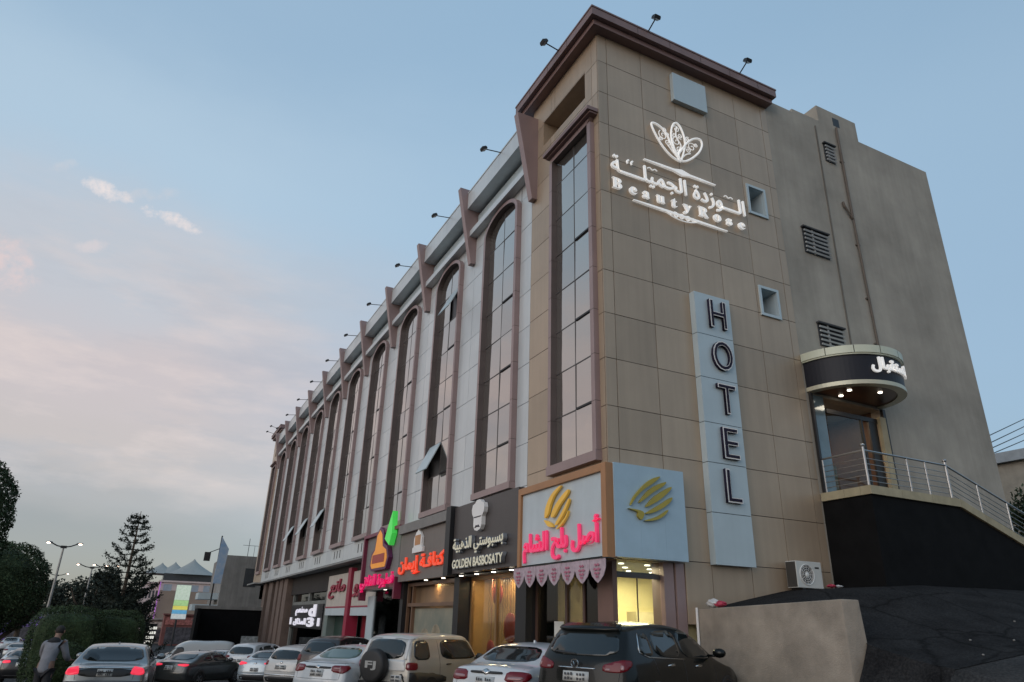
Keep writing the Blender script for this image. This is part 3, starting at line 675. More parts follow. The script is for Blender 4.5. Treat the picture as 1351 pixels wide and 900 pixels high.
m_goldlogo = mat('matt_gold_logo', (.42, .33, .06), .5, .2, .06)
m_goldlit = mat('lit_gold_logo', (.75, .45, .07), .3, .5, .05, emit=(1, .55, .08), es=.12)
m_orange = mat('copper_orange_frame', (.36, .175, .075), .4, .1, .06)
m_board = mat('grey_white_board', (.48, .54, .57), .4, 0, .05, streak=.03)
m_bluebd = mat('pale_blue_board', (.37, .50, .59), .35, 0, .05, streak=.02)
m_pinklet = mat('pink_lit_letter', (.75, .05, .17), .4, 0, 0, emit=(1, .04, .15), es=.42)

t = thing('corner_shop_sign', 'grey sign in an orange frame with a gold fan logo and pink Arabic letters', 'sign')
mb = MB(); mb.box(-.20, -.015, -.08, 3.80, 3.32, 5.14); mb.build('board', m_board, t)
mb = MB(); mb.box(-.27, -.01, 3.80, 3.95, 3.24, 5.32); mb.box(-.27, -.01, -.27, -.08, 3.24, 5.32); mb.box(-.27, -.01, -.08, 3.80, 5.14, 5.32); mb.build('frame', m_orange, t, bevel=.01)
text_on('F', shape('أصل بلح الشام'), 3.60, -.02, 3.36, 4.22, .23, m_pinklet, 'lettering', t, .02, .06)
logo_leaves(FL, 'F', .23, m_goldlit, 'fan_logo', t, .06, .58)
t = thing('side_shop_sign', 'pale blue square sign with a matt gold fan logo on the side wall', 'sign')
mb = MB(); mb.box(-.065, .62, -.30, -.012, 3.30, 5.33); mb.box(.622, 1.30, -.30, -.012, 3.30, 5.33); mb.box(1.302, 1.90, -.30, -.012, 3.30, 5.33); mb.build('board', m_bluebd, t)
logo_leaves(SL, 'S', .305, m_goldlogo, 'fan_logo', t)
# scalloped valance
t = thing('valance_awning', 'pink and white scalloped fabric valance under the orange framed sign', 'awning')
mb = MB(); m2 = MB(); n = 7
for i in range(n):
    y0 = -.42+4.25*i/n; y1 = -.42+4.25*(i+1)/n; ym = (y0+y1)/2
    pr = [(y0+.002, 3.24), (y1-.002, 3.24), (y1-.002, 3.05), (ym+.22, 2.90), (ym+.09, 2.80), (ym, 2.755), (ym-.09, 2.80), (ym-.22, 2.90), (y0+.002, 3.05)]
    mb.prism(pr, 0, -.42-.006*(i % 2), -.408-.006*(i % 2))
    for dz, wd in ((3.12, .10), (3.03, .15), (2.95, .11), (2.88, .06)):
        m2.prism([(ym-wd, dz), (ym-wd*.5, dz+.03), (ym, dz+.005), (ym+wd*.5, dz+.03), (ym+wd, dz), (ym+wd*.5, dz-.03), (ym, dz-.01), (ym-wd*.5, dz-.03)], 0, -.445, -.441)
mb.build('cloth', mat('pale_pink_fabric', (.46, .36, .40), .85, 0, .15, 9), t); m2.build('print', mat('crimson_print', (.42, .14, .20), .8, 0, .1), t)
mb = MB(); mb.box(-.43, -.01, -.43, 3.84, 3.241, 3.262); mb.build('rail', m_dark, t)

m_brownbd = mat('dark_brown_board', (.062, .052, .050), .42, 0, .06, streak=.05)
t = thing('dessert_shop_sign', 'dark brown sign with pale 3D letters reading GOLDEN BASBOSATY under a chef emblem', 'sign')
mb = MB(); mb.box(-.22, -.02, 4.02, 8.62, 3.34, 5.42); mb.build('board', m_brownbd, t)
m_cream = mat('cream_lit_letter', (.62, .58, .45), .4, 0, 0, emit=(1, .93, .7), es=.18); m_steel2 = mat('silver_letter_side', (.45, .48, .52), .25, .7, .05)
for s_, a0, a1, z0, z1, b in ((shape('بسبوستي الذهبية'), 8.30, 4.62, 3.82, 4.38, .02), ('GOLDEN BASBOSATY', 8.28, 4.62, 3.45, 3.74, .02)):
    o = text_on('F', s_, a0, a1, z0, z1, .24, m_steel2, 'lettering', t, b+.018, .12)
    text_on('F', s_, a0-.02, a1+.02, z0+.02, z1-.02, .361, m_cream, 'lettering_face', o, b-.006, .01)
mb = MB(); cy = 6.45
mb.prism([(cy-.42, 4.98), (cy-.46, 5.12), (cy-.40, 5.26), (cy-.22, 5.30), (cy-.12, 5.38), (cy+.12, 5.38), (cy+.22, 5.30), (cy+.40, 5.26), (cy+.46, 5.12), (cy+.42, 4.98), (cy+.30, 4.88), (cy+.30, 4.62), (cy+.2, 4.50), (cy, 4.46), (cy-.2, 4.50), (cy-.30, 4.62), (cy-.30, 4.88)], 0, -.36, -.23)
o = mb.build('chef_emblem', m_whiteedge, t)
mb = MB(); mb.prism([(cy-.2, 4.56), (cy-.08, 4.64), (cy, 4.61), (cy+.08, 4.64), (cy+.2, 4.56), (cy+.06, 4.57), (cy, 4.58), (cy-.06, 4.57)], 0, -.37, -.361); mb.box(-.368, -.361, cy-.26, cy+.26, 4.86, 4.89); mb.build('moustache', m_navy, o)
m_taupe = mat('taupe_board', (.17, .145, .13), .5, 0, .06, streak=.06)
m_redlet = mat('red_lit_letter', (.85, .09, .04), .4, 0, 0, emit=(1, .07, .02), es=.45)
t = thing('pastry_shop_sign', 'taupe sign with red Arabic letters and a small cake emblem', 'sign')
mb = MB(); mb.box(-.20, -.02, 9.08, 14.25, 3.30, 5.05); mb.build('board', m_taupe, t)
mb = MB(); mb.box(-.34, -.02, 9.08, 14.25, 5.06, 5.40); mb.build('hood', mat('taupe_hood', (.19, .18, .17), .5), t)
mb = MB(); mb.box(-.36, -.02, 8.66, 9.06, 3.28, 5.48); mb.build('end_fin', m_dark, t)
text_on('F', shape('كنافـة إيمان'), 14.1, 9.25, 3.50, 4.16, .22, m_redlet, 'lettering', t, .03, .06)
mb = MB(); cy = 11.95
mb.prism([(cy-.55, 4.24), (cy+.55, 4.24), (cy+.55, 4.42), (cy+.42, 4.45), (cy+.42, 4.75), (cy+.22, 4.95), (cy+.08, 5.0), (cy, 5.14), (cy-.08, 5.0), (cy-.22, 4.95), (cy-.42, 4.75), (cy-.42, 4.45), (cy-.55, 4.42)], 0, -.30, -.21); o = mb.build('cake_emblem', m_whiteedge, t)
mb = MB(); mb.box(-.308, -.301, cy-.3, cy+.3, 4.5, 4.85); mb.build('cake_filling', mat('caramel', (.5, .24, .10), .5), o)
m_mag = mat('magenta_lit_letter', (.75, .02, .16), .4, 0, 0, emit=(1, .0, .14), es=.35); m_maroon = mat('maroon_frame', (.17, .02, .05), .4)
t = thing('pie_shop_sign', 'grey sign in a maroon frame with an orange emblem, green leaf and magenta letters', 'sign')
mb = MB(); mb.box(-.14, -.02, 14.5, 19.3, 3.15, 5.34); mb.build('board', mat('grey_slat_board', (.20, .19, .185), .55, 0, .05, 3, stretch=(1, 1, 6)), t)
mb = MB(); mb.box(-.30, -.01, 19.3, 19.5, 2.7, 5.48); mb.box(-.30, -.01, 14.32, 19.3, 5.34, 5.48); mb.box(-.30, -.01, 14.32, 14.5, 2.7, 3.5); mb.build('frame', m_maroon, t)
text_on('F', shape('فطيرة الفلاتي'), 19.25, 14.45, 3.02, 3.72, .28, m_mag, 'lettering', t, .03, .08)
mb = MB(); cy = 16.7
mb.prism([(cy-1.1, 3.86), (cy+1.0, 3.86), (cy+1.3, 4.05), (cy+1.15, 4.6), (cy+.75, 4.75), (cy+.55, 5.4), (cy+.1, 5.62), (cy-.4, 5.45), (cy-.6, 4.9), (cy-1.1, 4.75), (cy-1.4, 4.3)], 0, -.34, -.16); o = mb.build('pie_emblem', mat('purple_edge', (.12, .02, .09), .4), t)
mb = MB(); mb.prism([(cy-1.0, 3.95), (cy+.9, 3.95), (cy+1.1, 4.1), (cy+1.0, 4.5), (cy+.62, 4.7), (cy+.45, 5.3), (cy+.1, 5.5), (cy-.25, 5.3), (cy-.45, 4.8), (cy-1.0, 4.62), (cy-1.2, 4.3)], 0, -.352, -.341); mb.build('orange_face', mat('orange_lit', (.85, .33, .03), .4, emit=(1, .33, .02), es=.22), o)
mb = MB(); mb.prism([(cy-.85, 4.15), (cy+.9, 4.15), (cy+.9, 4.5), (cy-.85, 4.5)], 0, -.362, -.353); mb.build('emblem_band', mat('brick_red_band', (.42, .07, .05), .5), o)
mb = MB(); mb.prism([(15.85, 5.05), (15.2, 4.75), (14.92, 5.2), (15.05, 6.1), (15.5, 5.55)], 0, -.40, -.18); mb.build('leaf', mat('green_lit_leaf', (.10, .70, .12), .4, emit=(.08, 1, .12), es=.3), t)

m_creambd = mat('cream_board', (.48, .43, .38), .55, 0, .05, streak=.08); m_wine = mat('wine_red_paint', (.30, .02, .05), .45, 0, .08)
t = thing('cafe_sign', 'cream fascia with dark red Arabic script split by a wine red pillar', 'sign', (0, 0, 0))
mb = MB(); mb.box(.55, .78, 19.7, 23.95, 2.55, 4.2); mb.box(.55, .78, 24.75, 29.6, 2.55, 4.2); mb.build('board', m_creambd, t)
mb = MB(); mb.box(.52, .78, 19.7, 23.95, 2.48, 2.545); mb.box(.52, .78, 24.75, 29.6, 2.48, 2.545); mb.build('stripe', m_wine, t)
mb = MB(); mb.box(.54, .78, 19.7, 23.95, 2.1, 2.475); mb.box(.54, .78, 24.75, 29.6, 2.1, 2.475); mb.build('lower_band', m_board, t)
text_on('F', shape('كازو'), 23.6, 20.4, 2.95, 3.95, .46-1.0+.02, m_wine, 'lettering', t, .03, .06, shear=.25)
text_on('F', shape('مانع'), 29.0, 25.3, 2.95, 3.95, .46-1.0+.02, m_wine, 'lettering', t, .03, .06, shear=.25)
mb = MB(); mb.box(.42, 1.0, 24.06, 24.64, -1.2, 4.4); mb.build('pillar', m_wine, t)

# ================================================================== shopfronts
def frame_rect(mb, x, y0, y1, z0, z1, t=.07, d=.10, mi=0):
    mb.box(x, x+d, y0, y0+t, z0, z1, mi); mb.box(x, x+d, y1-t, y1, z0, z1, mi); mb.box(x, x+d, y0+t, y1-t, z0, z0+t, mi); mb.box(x, x+d, y0+t, y1-t, z1-t, z1, mi)
def downlights(pts, parent, r=.065):
    for p in pts:
        mb = MB(); mb.cyl(p, r, .02, 2, 12); mb.build('downlight', m_lamp, parent)
def lamp(loc, e, size, col=(1, .78, .5), name='shop_lamp'):
    l = bpy.data.lights.new(name, 'AREA'); l.energy = e; l.size = size; l.color = col
    o = bpy.data.objects.new(name, l); COL.objects.link(o); o.location = loc; return o
m_yel = mat('pale_yellow_wall', (.62, .54, .30), .8, 0, .06, 2); m_tile = mat('beige_tile_floor', (.32, .28, .22), .4)
t = thing('corner_shopfront', 'brightly lit yellow corner shop behind glass, under the gold fan signs', 'shop')
mb = MB(); mb.box(.75, 6.0, 3.55, 3.65, .0, 3.28); mb.box(5.9, 6.0, .35, 3.55, .0, 3.28); mb.box(2.05, 6.0, .22, .34, .0, 3.28); mb.build('interior_wall', m_yel, t)
mb = MB(); mb.box(.3, 6, .3, 3.9, .0, .14); mb.build('floor', m_tile, t)
mb = MB(); mb.box(.02, 6, .02, 3.94, 3.29, 3.33); mb.box(.3, 1.5, .36, .50, 2.98, 3.06, 1); mb.build('ceiling', [m_soffit, m_dark], t)
mb = MB(); mb.box(.22, 1.45, .20, .215, .14, 3.28); mb.build('side_glass', m_glass, t)
mb = MB(); mb.box(.80, .815, .17, .199, .16, 2.92); mb.box(.77, .845, .15, .169, 1.5, 1.58); mb.box(.22, 1.45, .17, .199, .10, .16); mb.box(.22, 1.45, .17, .199, 2.92, 3.02); mb.build('glass_rail', m_mull, t)
mb = MB(); mb.box(2.9, 3.9, 3.1, 3.54, .14, 2.3); mb.box(1.6, 2.9, 2.9, 3.3, .14, 1.05); mb.build('display_counter', mat('cream_counter', (.5, .44, .30), .5), t)
mb = MB()
for k in range(5): mb.box(2.95+k*.18, 3.06+k*.18, 3.08, 3.095, 1.3, 1.5+.06*((k*7) % 3))
mb.build('boxed_goods', mat('brown_boxes', (.28, .16, .08), .6, 0, .4, 6), t)
downlights([(.9+.75*i, .9+.9*j, 3.27) for i in range(4) for j in range(3)], t)
mb = MB(); frame_rect(mb, .30, .72, 3.94, .02, 3.27, .09); mb.box(.30, .40, 2.35, 2.44, .02, 3.2); mb.box(.30, .40, 1.55, 1.64, .02, 3.2); mb.build('frame', mat('walnut_frame', (.085, .045, .035), .45), t)
mb = MB(); mb.box(.335, .355, 1.64, 3.85, .1, 3.18); mb.box(.335, .355, .81, 1.55, .1, 3.18); mb.build('front_glass', m_smoke, t)
mb = MB(); mb.box(.325, .333, 2.55, 3.0, .9, 2.0); mb.build('notice', mat('paper_notice', (.55, .54, .5), .8), t)
mb = MB(); mb.box(.36, .44, .81, 1.55, .1, 3.1); mb.build('door', mat('dark_walnut_door', (.045, .026, .022), .5), t)
lamp((2.4, 1.9, 3.2), 260, 1.6, (1, .84, .52)); lamp((1.1, 1.1, 3.22), 60, .6, (1, .84, .52))

t = thing('dessert_shopfront', 'glass shopfront with gold striped interior and hanging red ornaments', 'shop')
mb = MB(); mb.box(1.05, 1.15, 4.5, 8.6, -.4, 3.3)
for k in range(26): mb.box(1.02, 1.05, 4.6+k*.15, 4.66+k*.15, -.4, 3.2, 1)
mb.box(.53, 1.05, 8.46, 8.515, -.4, 3.28, 1); mb.build('interior_wall', [mat('ochre_wall', (.34, .20, .09), .6), mat('gold_slat', (.46, .27, .11), .4)], t)
mb = MB(); mb.box(.1, 2.3, 4.5, 8.6, 3.285, 3.32); mb.build('ceiling', m_soffit, t)
mb = MB(); frame_rect(mb, .42, 4.56, 8.5, -.3, 3.26, .10); mb.box(.42, .52, 6.55, 6.65, -.3, 3.2); mb.build('frame', mat('brass_frame', (.28, .16, .07), .35, .4), t)
mb = MB(); mb.box(.455, .47, 4.66, 8.4, -.2, 3.16); mb.build('glass', m_glass, t)
m_redorn = mat('red_lacquer', (.30, .035, .02), .35)
for (x, y, z, r) in ((.78, 6.35, 1.80, .42), (.80, 7.3, 2.75, .34), (.8, 7.7, 1.2, .25), (.8, 5.4, 1.0, .2)):
    mb = MB(); mb.ball((x, y, z), .06, r, r, 20, 12); mb.tube([(x, y, z), (x, y, 3.28)], .008, 5); mb.build('ornament', m_redorn, t, smooth=True)
mb = MB(); mb.box(.62, 1.0, 4.8, 8.3, -.3, .35); mb.build('counter', mat('walnut_counter', (.12, .06, .03), .4), t)
downlights([(-.02+.0, y, 3.27) for y in (4.75, 5.9, 7.1, 8.3)] + [(.7, 5.4, 3.27), (.7, 7.2, 3.27)], t)
lamp((.72, 5.4, 3.2), 22, .3, (1, .72, .42)); lamp((.72, 6.6, 3.2), 22, .3, (1, .72, .42)); lamp((.72, 7.7, 3.2), 22, .3, (1, .72, .42))
t = thing('pastry_shopfront', 'shopfront with a lit tan lintel panel and a large grey picture panel', 'shop')
mb = MB(); mb.box(.5, .6, 9.0, 14.1, -.8, 3.28); mb.build('back_panel', mat('tan_wood', (.26, .17, .10), .5, 0, .12, 2, stretch=(1, 1, .2)), t)
mb = MB(); mb.box(.30, .49, 9.6, 13.4, -.6, 2.35); mb.build('picture_panel', mat('grey_green_print', (.10, .115, .095), .5, 0, .5, 1.2, c2=(.30, .27, .20)), t)
mb = MB()
for y, z, r in ((12.2, 1.25, .55), (11.1, 1.5, .42), (10.3, .9, .6)): mb.ball((.30, y, z), .015, r, r*.8, 16, 10)
mb.build('picture_motif', mat('sand_print', (.30, .25, .17), .6, 0, .3, 3), t, smooth=True)
mb = MB(); frame_rect(mb, .18, 8.97, 14.08, -.8, 3.26, .12); mb.box(.18, .3, 13.4, 13.52, -.8, 3.14); mb.box(.16, .3, 9.1, 14.0, 2.42, 2.54); mb.build('frame', mat('wood_frame', (.16, .09, .055), .45), t)
downlights([(.0, 9.9, 3.27), (.0, 11.6, 3.27), (.38, 11.8, 3.2)], t)
lamp((.39, 11.6, 3.2), 9, .16, (1, .66, .3))
t = thing('pie_shopfront', 'dark glazed shopfront with pale grey posts below the magenta lettering', 'shop')
mb = MB(); mb.box(1.6, 1.7, 14.4, 19.5, -1.2, 3.14); mb.build('interior_wall', m_inter, t)
mb = MB(); mb.box(.2, .5, 18.6, 19.6, -1.2, 2.9); mb.box(.2, .32, 14.45, 14.62, -1.2, 3.1); mb.build('post', m_pale, t)
mb = MB(); mb.box(.25, .27, 14.62, 18.6, -1.0, 3.1); mb.build('glass', m_smoke, t)
mb = MB(); mb.box(-.1, 1.6, 14.4, 19.5, 3.105, 3.145); mb.build('ceiling', m_soffit, t)
downlights([(.05, 15.3, 3.09), (.05, 16.6, 3.09)], t)
t = thing('cafe_shopfront', 'shopfront with one dark green and one wine red shutter under the cream fascia', 'shop')
mb = MB(); mb.box(1.2, 1.26, 24.74, 30.2, -1.5, 2.4); mb.build('green_shutter', mat('bottle_green', (.018, .045, .035), .4), t)
mb = MB(); mb.box(1.2, 1.26, 20.8, 23.96, -1.4, 2.4); mb.build('red_door', mat('deep_red', (.20, .012, .025), .4), t)
mb = MB(); mb.box(1.1, 1.4, 19.62, 20.8, -1.4, 2.4); mb.build('pale_post', m_pale, t)
mb = MB(); mb.box(1.35, 1.5, 19.6, 30.4, -1.5, 4.6); mb.build('rear_panel', m_inter, t)
mb = MB(); mb.box(.95, 1.19, 26.2, 26.9, -.9, .9); mb.build('shop_fridge', m_pale, t)
mb = MB(); mb.box(.75, 1.2, 29.7, 30.5, -1.6, 4.55); mb.build('green_post', mat('grey_green_post', (.15, .19, .175), .5), t)
t = thing('black_shopfront', 'black two storey shopfront with dark upper windows and a green grey frame', 'shop')
mb = MB(); mb.box(1.9, 2.0, 30.6, 41.9, -2, 4.61); mb.build('rear_wall', m_inter, t)
mb = MB(); frame_rect(mb, .8, 30.7, 41.6, -1.9, 4.5, .35, .25); mb.box(.8, 1.0, 35.7, 36.2, 2.95, 4.2); mb.box(.8, 1.0, 31.0, 41.3, 2.75, 2.95); mb.build('frame', mat('frame_grey_green', (.16, .17, .16), .5), t)
mb = MB(); mb.box(.93, .95, 31.05, 41.25, 2.95, 4.15); mb.build('upper_glass', m_smoke, t); mb = MB(); mb.box(.93, .95, 31.05, 41.25, -1.6, 1.3); mb.build('lower_glass', m_smoke, t)
t = thing('black_glyph_sign', 'black sign with a white lit d3 monogram and Arabic line at the black shopfront', 'sign')
mb = MB(); mb.box(.72, .92, 31.05, 41.25, 1.32, 2.74)
for k in range(7): mb.box(.70, .72, 31.05, 41.25, 1.36+k*.2, 1.40+k*.2)
mb.build('board', m_dark, t)
m_wl = emis('white_sign_glow', (.8, .78, .86), .42)
text_on('F', 'd', 34.8, 32.6, 2.02, 2.72, -.69, m_wl, 'letter', t, .05, .05); text_on('F', '3', 35.0, 32.9, 1.42, 1.98, -.69, m_wl, 'letter', t, .05, .05)
text_on('F', shape('مطعم'), 39.2, 35.2, 2.05, 2.62, -.69, m_wl, 'lettering', t, .04, .05); text_on('F', shape('المذاق'), 39.6, 35.3, 1.45, 1.92, -.69, m_wl, 'lettering', t, .05, .05)
mb = MB(); mb.box(.64, .69, 40.3, 40.9, 1.5, 1.95); mb.box(.64, .69, 31.3, 31.9, 1.5, 1.95); mb.build('mark', m_wl, t)

# ================================================================== reception entrance
XCC, CR = 8.45, 1.60
def arcband(mb, r0_, r1_, z0, z1, a0=-math.pi, a1=0, n=40, mi=0, cx=XCC):
    vs = []; fs = []
    for k in range(n+1):
        a = a0+(a1-a0)*k/n
        for r in (r0_, r1_):
            for z in (z0, z1): vs.append((cx+r*math.cos(a), r*math.sin(a), z))
    for k in range(n):
        o = 4*k; fs += [(o, o+4, o+5, o+1), (o+2, o+3, o+7, o+6), (o+1, o+5, o+7, o+3), (o, o+2, o+6, o+4)]
    mb.add(vs, fs, mi)
t = thing('reception_canopy', 'half round black canopy with cream rims and lit Arabic word over the side entrance', 'canopy', (0, 0, 0))
mb = MB(); n = 7
for k in range(n): arcband(mb, .1, CR+.06, 9.14, 9.36, -math.pi+math.pi*k/n+.006, -math.pi+math.pi*(k+1)/n-.006, 8)
arcband(mb, 1.0, CR+.03, 9.10, 9.139); mb.build('top_rim', m_coping and mat('cream_rim', (.56, .58, .46), .45, .1, .05), t)
mb = MB(); arcband(mb, CR-.08, CR-.02, 8.36, 9.10); mb.build('fascia', mat('blue_black_fascia', (.013, .014, .021), .45, 0, .05, spec=.25), t, smooth=False)
mb = MB(); arcband(mb, CR-.25, CR, 8.24, 8.355); mb.build('bottom_rim', mat('cream_lower_rim', (.50, .48, .37), .35, .3, .05), t)
mb = MB(); arcband(mb, .02, CR-.26, 8.27, 8.31); mb.build('soffit', mat('copper_soffit', (.085, .04, .026), .3, .4, .08), t)
for a, r in ((-2.35, .95), (-1.35, 1.0), (-2.7, .5)):
    mb = MB(); mb.cyl((XCC+r*math.cos(a), r*math.sin(a), 8.25), .06, .02, 2, 14); mb.build('downlight', m_lamp, t)
me = text_mesh(shape('الاستقبال'), .03, .05)
co = np.array([v.co[:] for v in me.vertices]); lo, hi = co.min(0), co.max(0); q = (co-lo)/(hi-lo)
ang = -2.0+1.02*q[:, 0]; rr = CR+.0+.06*q[:, 2]; out = np.stack([XCC+rr*np.cos(ang), rr*np.sin(ang), 8.56+.46*q[:, 1]], 1)
me.vertices.foreach_set('co', out.ravel()); me.materials.clear(); me.materials.append(m_letw); me.update()
o = bpy.data.objects.new('lettering', me); COL.objects.link(o); o.parent = t
lamp((8.3, -.75, 8.18), 5, .4, (1, .8, .6), 'canopy_lamp')

t = thing('reception_entrance', 'glazed lobby entrance with dark frames below the round canopy', 'entrance')
mb = MB(); mb.box(6.83, 10.2, 3.1, 3.2, 5.3, 8.4); mb.box(6.80, 6.90, .31, 3.1, 5.3, 8.4); mb.box(9.95, 10.2, .31, 3.1, 5.3, 8.4); mb.build('rear_wall', mat('lobby_brown', (.10, .055, .04), .6, 0, .25, 1.2), t); mb = MB(); mb.box(6.9, 9.95, .31, 3.1, 8.2, 8.3); mb.build('lobby_ceiling', m_soffit, t); mb = MB(); mb.box(6.9, 9.95, .02, 3.1, 5.2, 5.37); mb.build('lobby_floor', m_tile, t)
mb = MB(); mb.box(6.86, 6.94, -.12, -.04, 5.38, 8.2); mb.box(9.9, 10.02, -.10, -.022, 5.38, 8.19); mb.box(7.5, 9.9, -.05, .03, 7.72, 7.85); mb.box(8.9, 8.97, -.05, .03, 5.38, 7.72); mb.box(9.25, 9.6, -.04, .02, 5.38, 7.72); mb.build('frame', m_dark, t)
mb = MB(); mb.box(9.62, 9.88, -.16, -.06, 5.38, 7.9); mb.build('jamb', m_coping, t)
mb = MB(); mb.box(7.5, 8.9, -.02, -.01, 5.38, 7.72); mb.build('glass', m_glass, t)
mb = MB(); mb.box(6.96, 7.45, -.03, -.01, 5.38, 8.18); mb.build('side_glass', mat('grey_blue_glass', (.16, .22, .25), .1, .2), t)
mb = MB(); mb.box(7.75, 8.75, .9, 1.3, 5.38, 6.5); mb.build('reception_desk', mat('grey_desk', (.19, .18, .15), .5), t)
mb = MB(); mb.box(7.0, 7.9, 1.8, 1.9, 5.38, 6.9); mb.build('rust_panel', mat('rust_panel', (.16, .05, .025), .6), t)
for x, z in ((7.4, .6), (8.2, .7), (8.8, 1.6), (7.8, 1.7)):
    mb = MB(); mb.ball((x, z, 8.18), .06, .06, .03, 10, 6); mb.build('downlight', m_lamp, t)
lamp((8.3, 1.4, 8.12), 50, .5, (1, .7, .45), 'lobby_lamp')

t = thing('entrance_terrace', 'black terrace wall with limestone coping and steps running down to the right', 'terrace')
TY = -1.50
mb = MB(); mb.prism([(6.86, 2.2), (6.86, 5.15), (10.36, 5.15), (13.6, 4.1), (16, 3.35), (16, 2.2)], 1, TY+.03, -.0+.005); mb.build('black_wall', m_blackwall, t)
mb = MB()
cuts = [6.80, 8.0, 9.2, 10.40]
for a, b in zip(cuts[:-1], cuts[1:]): mb.box(a+.004, b-.004, TY-.03, TY+.27, 5.155, 5.37)
for a, b in ((TY+.275, -.75), (-.742, -.02)): mb.box(6.80, 7.08, a, b, 5.155, 5.368)
P = [(10.404, 5.37), (11.4, 5.045), (12.4, 4.72), (13.6, 4.33), (14.8, 3.95), (16, 3.57)]
for (a, za), (b, zb) in zip(P[:-1], P[1:]): mb.prism([(a+.004, za-.22), (b-.004, zb-.22), (b-.004, zb), (a+.004, za)], 1, TY-.03, TY+.27)
mb.build('coping', m_coping, t)
mb = MB(); mb.box(7.085, 10.40, TY+.275, 0, 5.20, 5.36); mb.build('floor', m_tile, t)
mb = MB()
for k in range(14): mb.box(10.41+k*.30, 10.40+(k+1)*.30, TY+.28, -.02, 3.0, 5.33-.145*(k+1)*.67)
mb.build('step', m_conc, t)
t = thing('stainless_railing', 'stainless steel railing with five thin bars round the terrace', 'railing')
def post(x, y, z, h, big=False):
    mb = MB(); mb.cyl((x, y, z), .034 if big else .024, h, 2, 10)
    if big: mb.ball((x, y, z+h+.03), .06, .06, .05, 10, 8)
    mb.build('post', m_steel, t, smooth=False)
def ztop(x): return 5.37 if x < 10.4 else 5.37-(x-10.4)*.3225
for x, big in ((6.94, True), (8.6, False), (9.35, False), (10.25, True), (11.5, False), (12.75, False), (14.0, False), (15.2, True)): post(x, TY+.1, ztop(x), .92 if not big else 1.02, big)
post(6.94, -.12, 5.37, .9)
for k in range(6):
    h = .92 if k == 5 else .14+k*.145; r = .028 if k == 5 else .010
    mb = MB(); mb.tube([(6.94, -.12, 5.37+h), (6.94, TY+.1, 5.37+h), (10.25, TY+.1, 5.37+h), (15.2, TY+.1, ztop(15.2)+h)], r, 8); mb.build('handrail' if k == 5 else 'bar', m_steel, t)
mb = MB(); mb.tube([(8.0, -2.3, 2.95)]*1+[(8.0, -1.6, 3.9)], .001, 3)

# AC outdoor unit
t = thing('air_conditioner', 'white air conditioner outdoor unit standing on the asphalt bank at the wall', 'air conditioner', (5.50, -.26, 2.86))
mb = MB(); mb.box(-.43, .43, -.19, .14, .04, .66); mb.build('casing', mat('ivory_enamel', (.55, .55, .52), .45, 0, .05), t, bevel=.015)
mb = MB(); mb.tube([(-.1+.235*math.cos(a), -.200, .35+.235*math.sin(a)) for a in np.linspace(0, 6.283, 33)], .012, 5)
for r in (.07, .12, .17, .205): mb.tube([(-.1+r*math.cos(a), -.200, .35+r*math.sin(a)) for a in np.linspace(0, 6.283, 25)], .005, 4)
for k in range(12): mb.tube([(-.1+.04*math.cos(k*.5236), -.200, .35+.04*math.sin(k*.5236)), (-.1+.235*math.cos(k*.5236), -.200, .35+.235*math.sin(k*.5236))], .004, 4)
o = mb.build('fan_grille', m_white, t)
mb = MB(); mb.cyl((-.1, -.1935, .35), .228, .002, 1, 28); mb.build('fan_recess', mat('fan_dark', (.06, .06, .06), .8), t)
mb = MB(); mb.ball((-.1, -.2, .35), .055, .02, .055, 12, 8); mb.build('hub', m_white, t)
mb = MB(); mb.box(-.44, -.432, -.17, .12, .06, .64); mb.build('coil_panel', mat('coil_dark', (.05, .045, .04), .7), t)
for xx in (-.30, .22):
    mb = MB(); mb.box(xx, xx+.08, -.2, .15, 0, .04); mb.build('foot', m_dark, t)
mb = MB(); mb.box(.2, .34, -.193, -.1905, .5, .54); mb.build('badge', m_dark, t)
# end panel leaning in front of the unit
# concrete retaining wall beside the parking
t = thing('retaining_wall', 'rough beige concrete wall with a chamfered end between the parked cars and the ramp', 'wall')
mb = MB()
top = [(0.05, 2.33), (-3.83, 2.48)]
x0, x1 = 2.30, 2.60
mb.add([(x0, .0, -.3), (x0, -3.86, -.3), (x0, -3.86, 1.10), (x0, -3.86, 2.48), (x0, .0, 2.33), (x1+.02, .0, -.3), (x1+.02, -3.98, .2), (x1+.06, -3.98, 1.76), (x1, -3.98, 2.475), (x1, .0, 2.33)],
       [(0,1,2,3,4), (5,9,8,7,6), (4,3,8,9), (2,7,8,3), (1,6,7,2), (0,4,9,5), (0,5,6,1)])
mb.build('wall_body', m_wallc, t, bevel=.02)
mb = MB(); mb.tube([(2.26, -.03, .1), (2.26, -.03, 2.36)], .03, 8); mb.build('conduit', m_whiteedge, t)
def litter(name, label, cat, loc, cols, sc_=1):
    t = thing(name, label, cat, loc)
    for k, (m, off, s) in enumerate(cols):
        mb = MB(); mb.ball((0, 0, 0), 1, 1, 1, 12, 8); r = random.Random(k+len(name))
        mb.v = [(v[0]*s[0]*(1+r.uniform(-.3, .3))+off[0], v[1]*s[1]*(1+r.uniform(-.3, .3))+off[1], v[2]*s[2]*(1+r.uniform(-.3, .3))+off[2]) for v in mb.v]
        mb.build('plastic' if k == 0 else 'wrapper', m, t)
m_plw = mat('white_plastic', (.6, .6, .6), .4); m_plr = mat('red_plastic', (.42, .04, .08), .4)
litter('rubbish_bag', 'crumpled white and red plastic bag lying on the concrete wall top', 'bag', (2.45, -.36, 2.42), [(m_plw, (.02, 0, .03), (.13, .16, .09)), (m_plr, (.06, -.16, .02), (.13, .14, .06))])
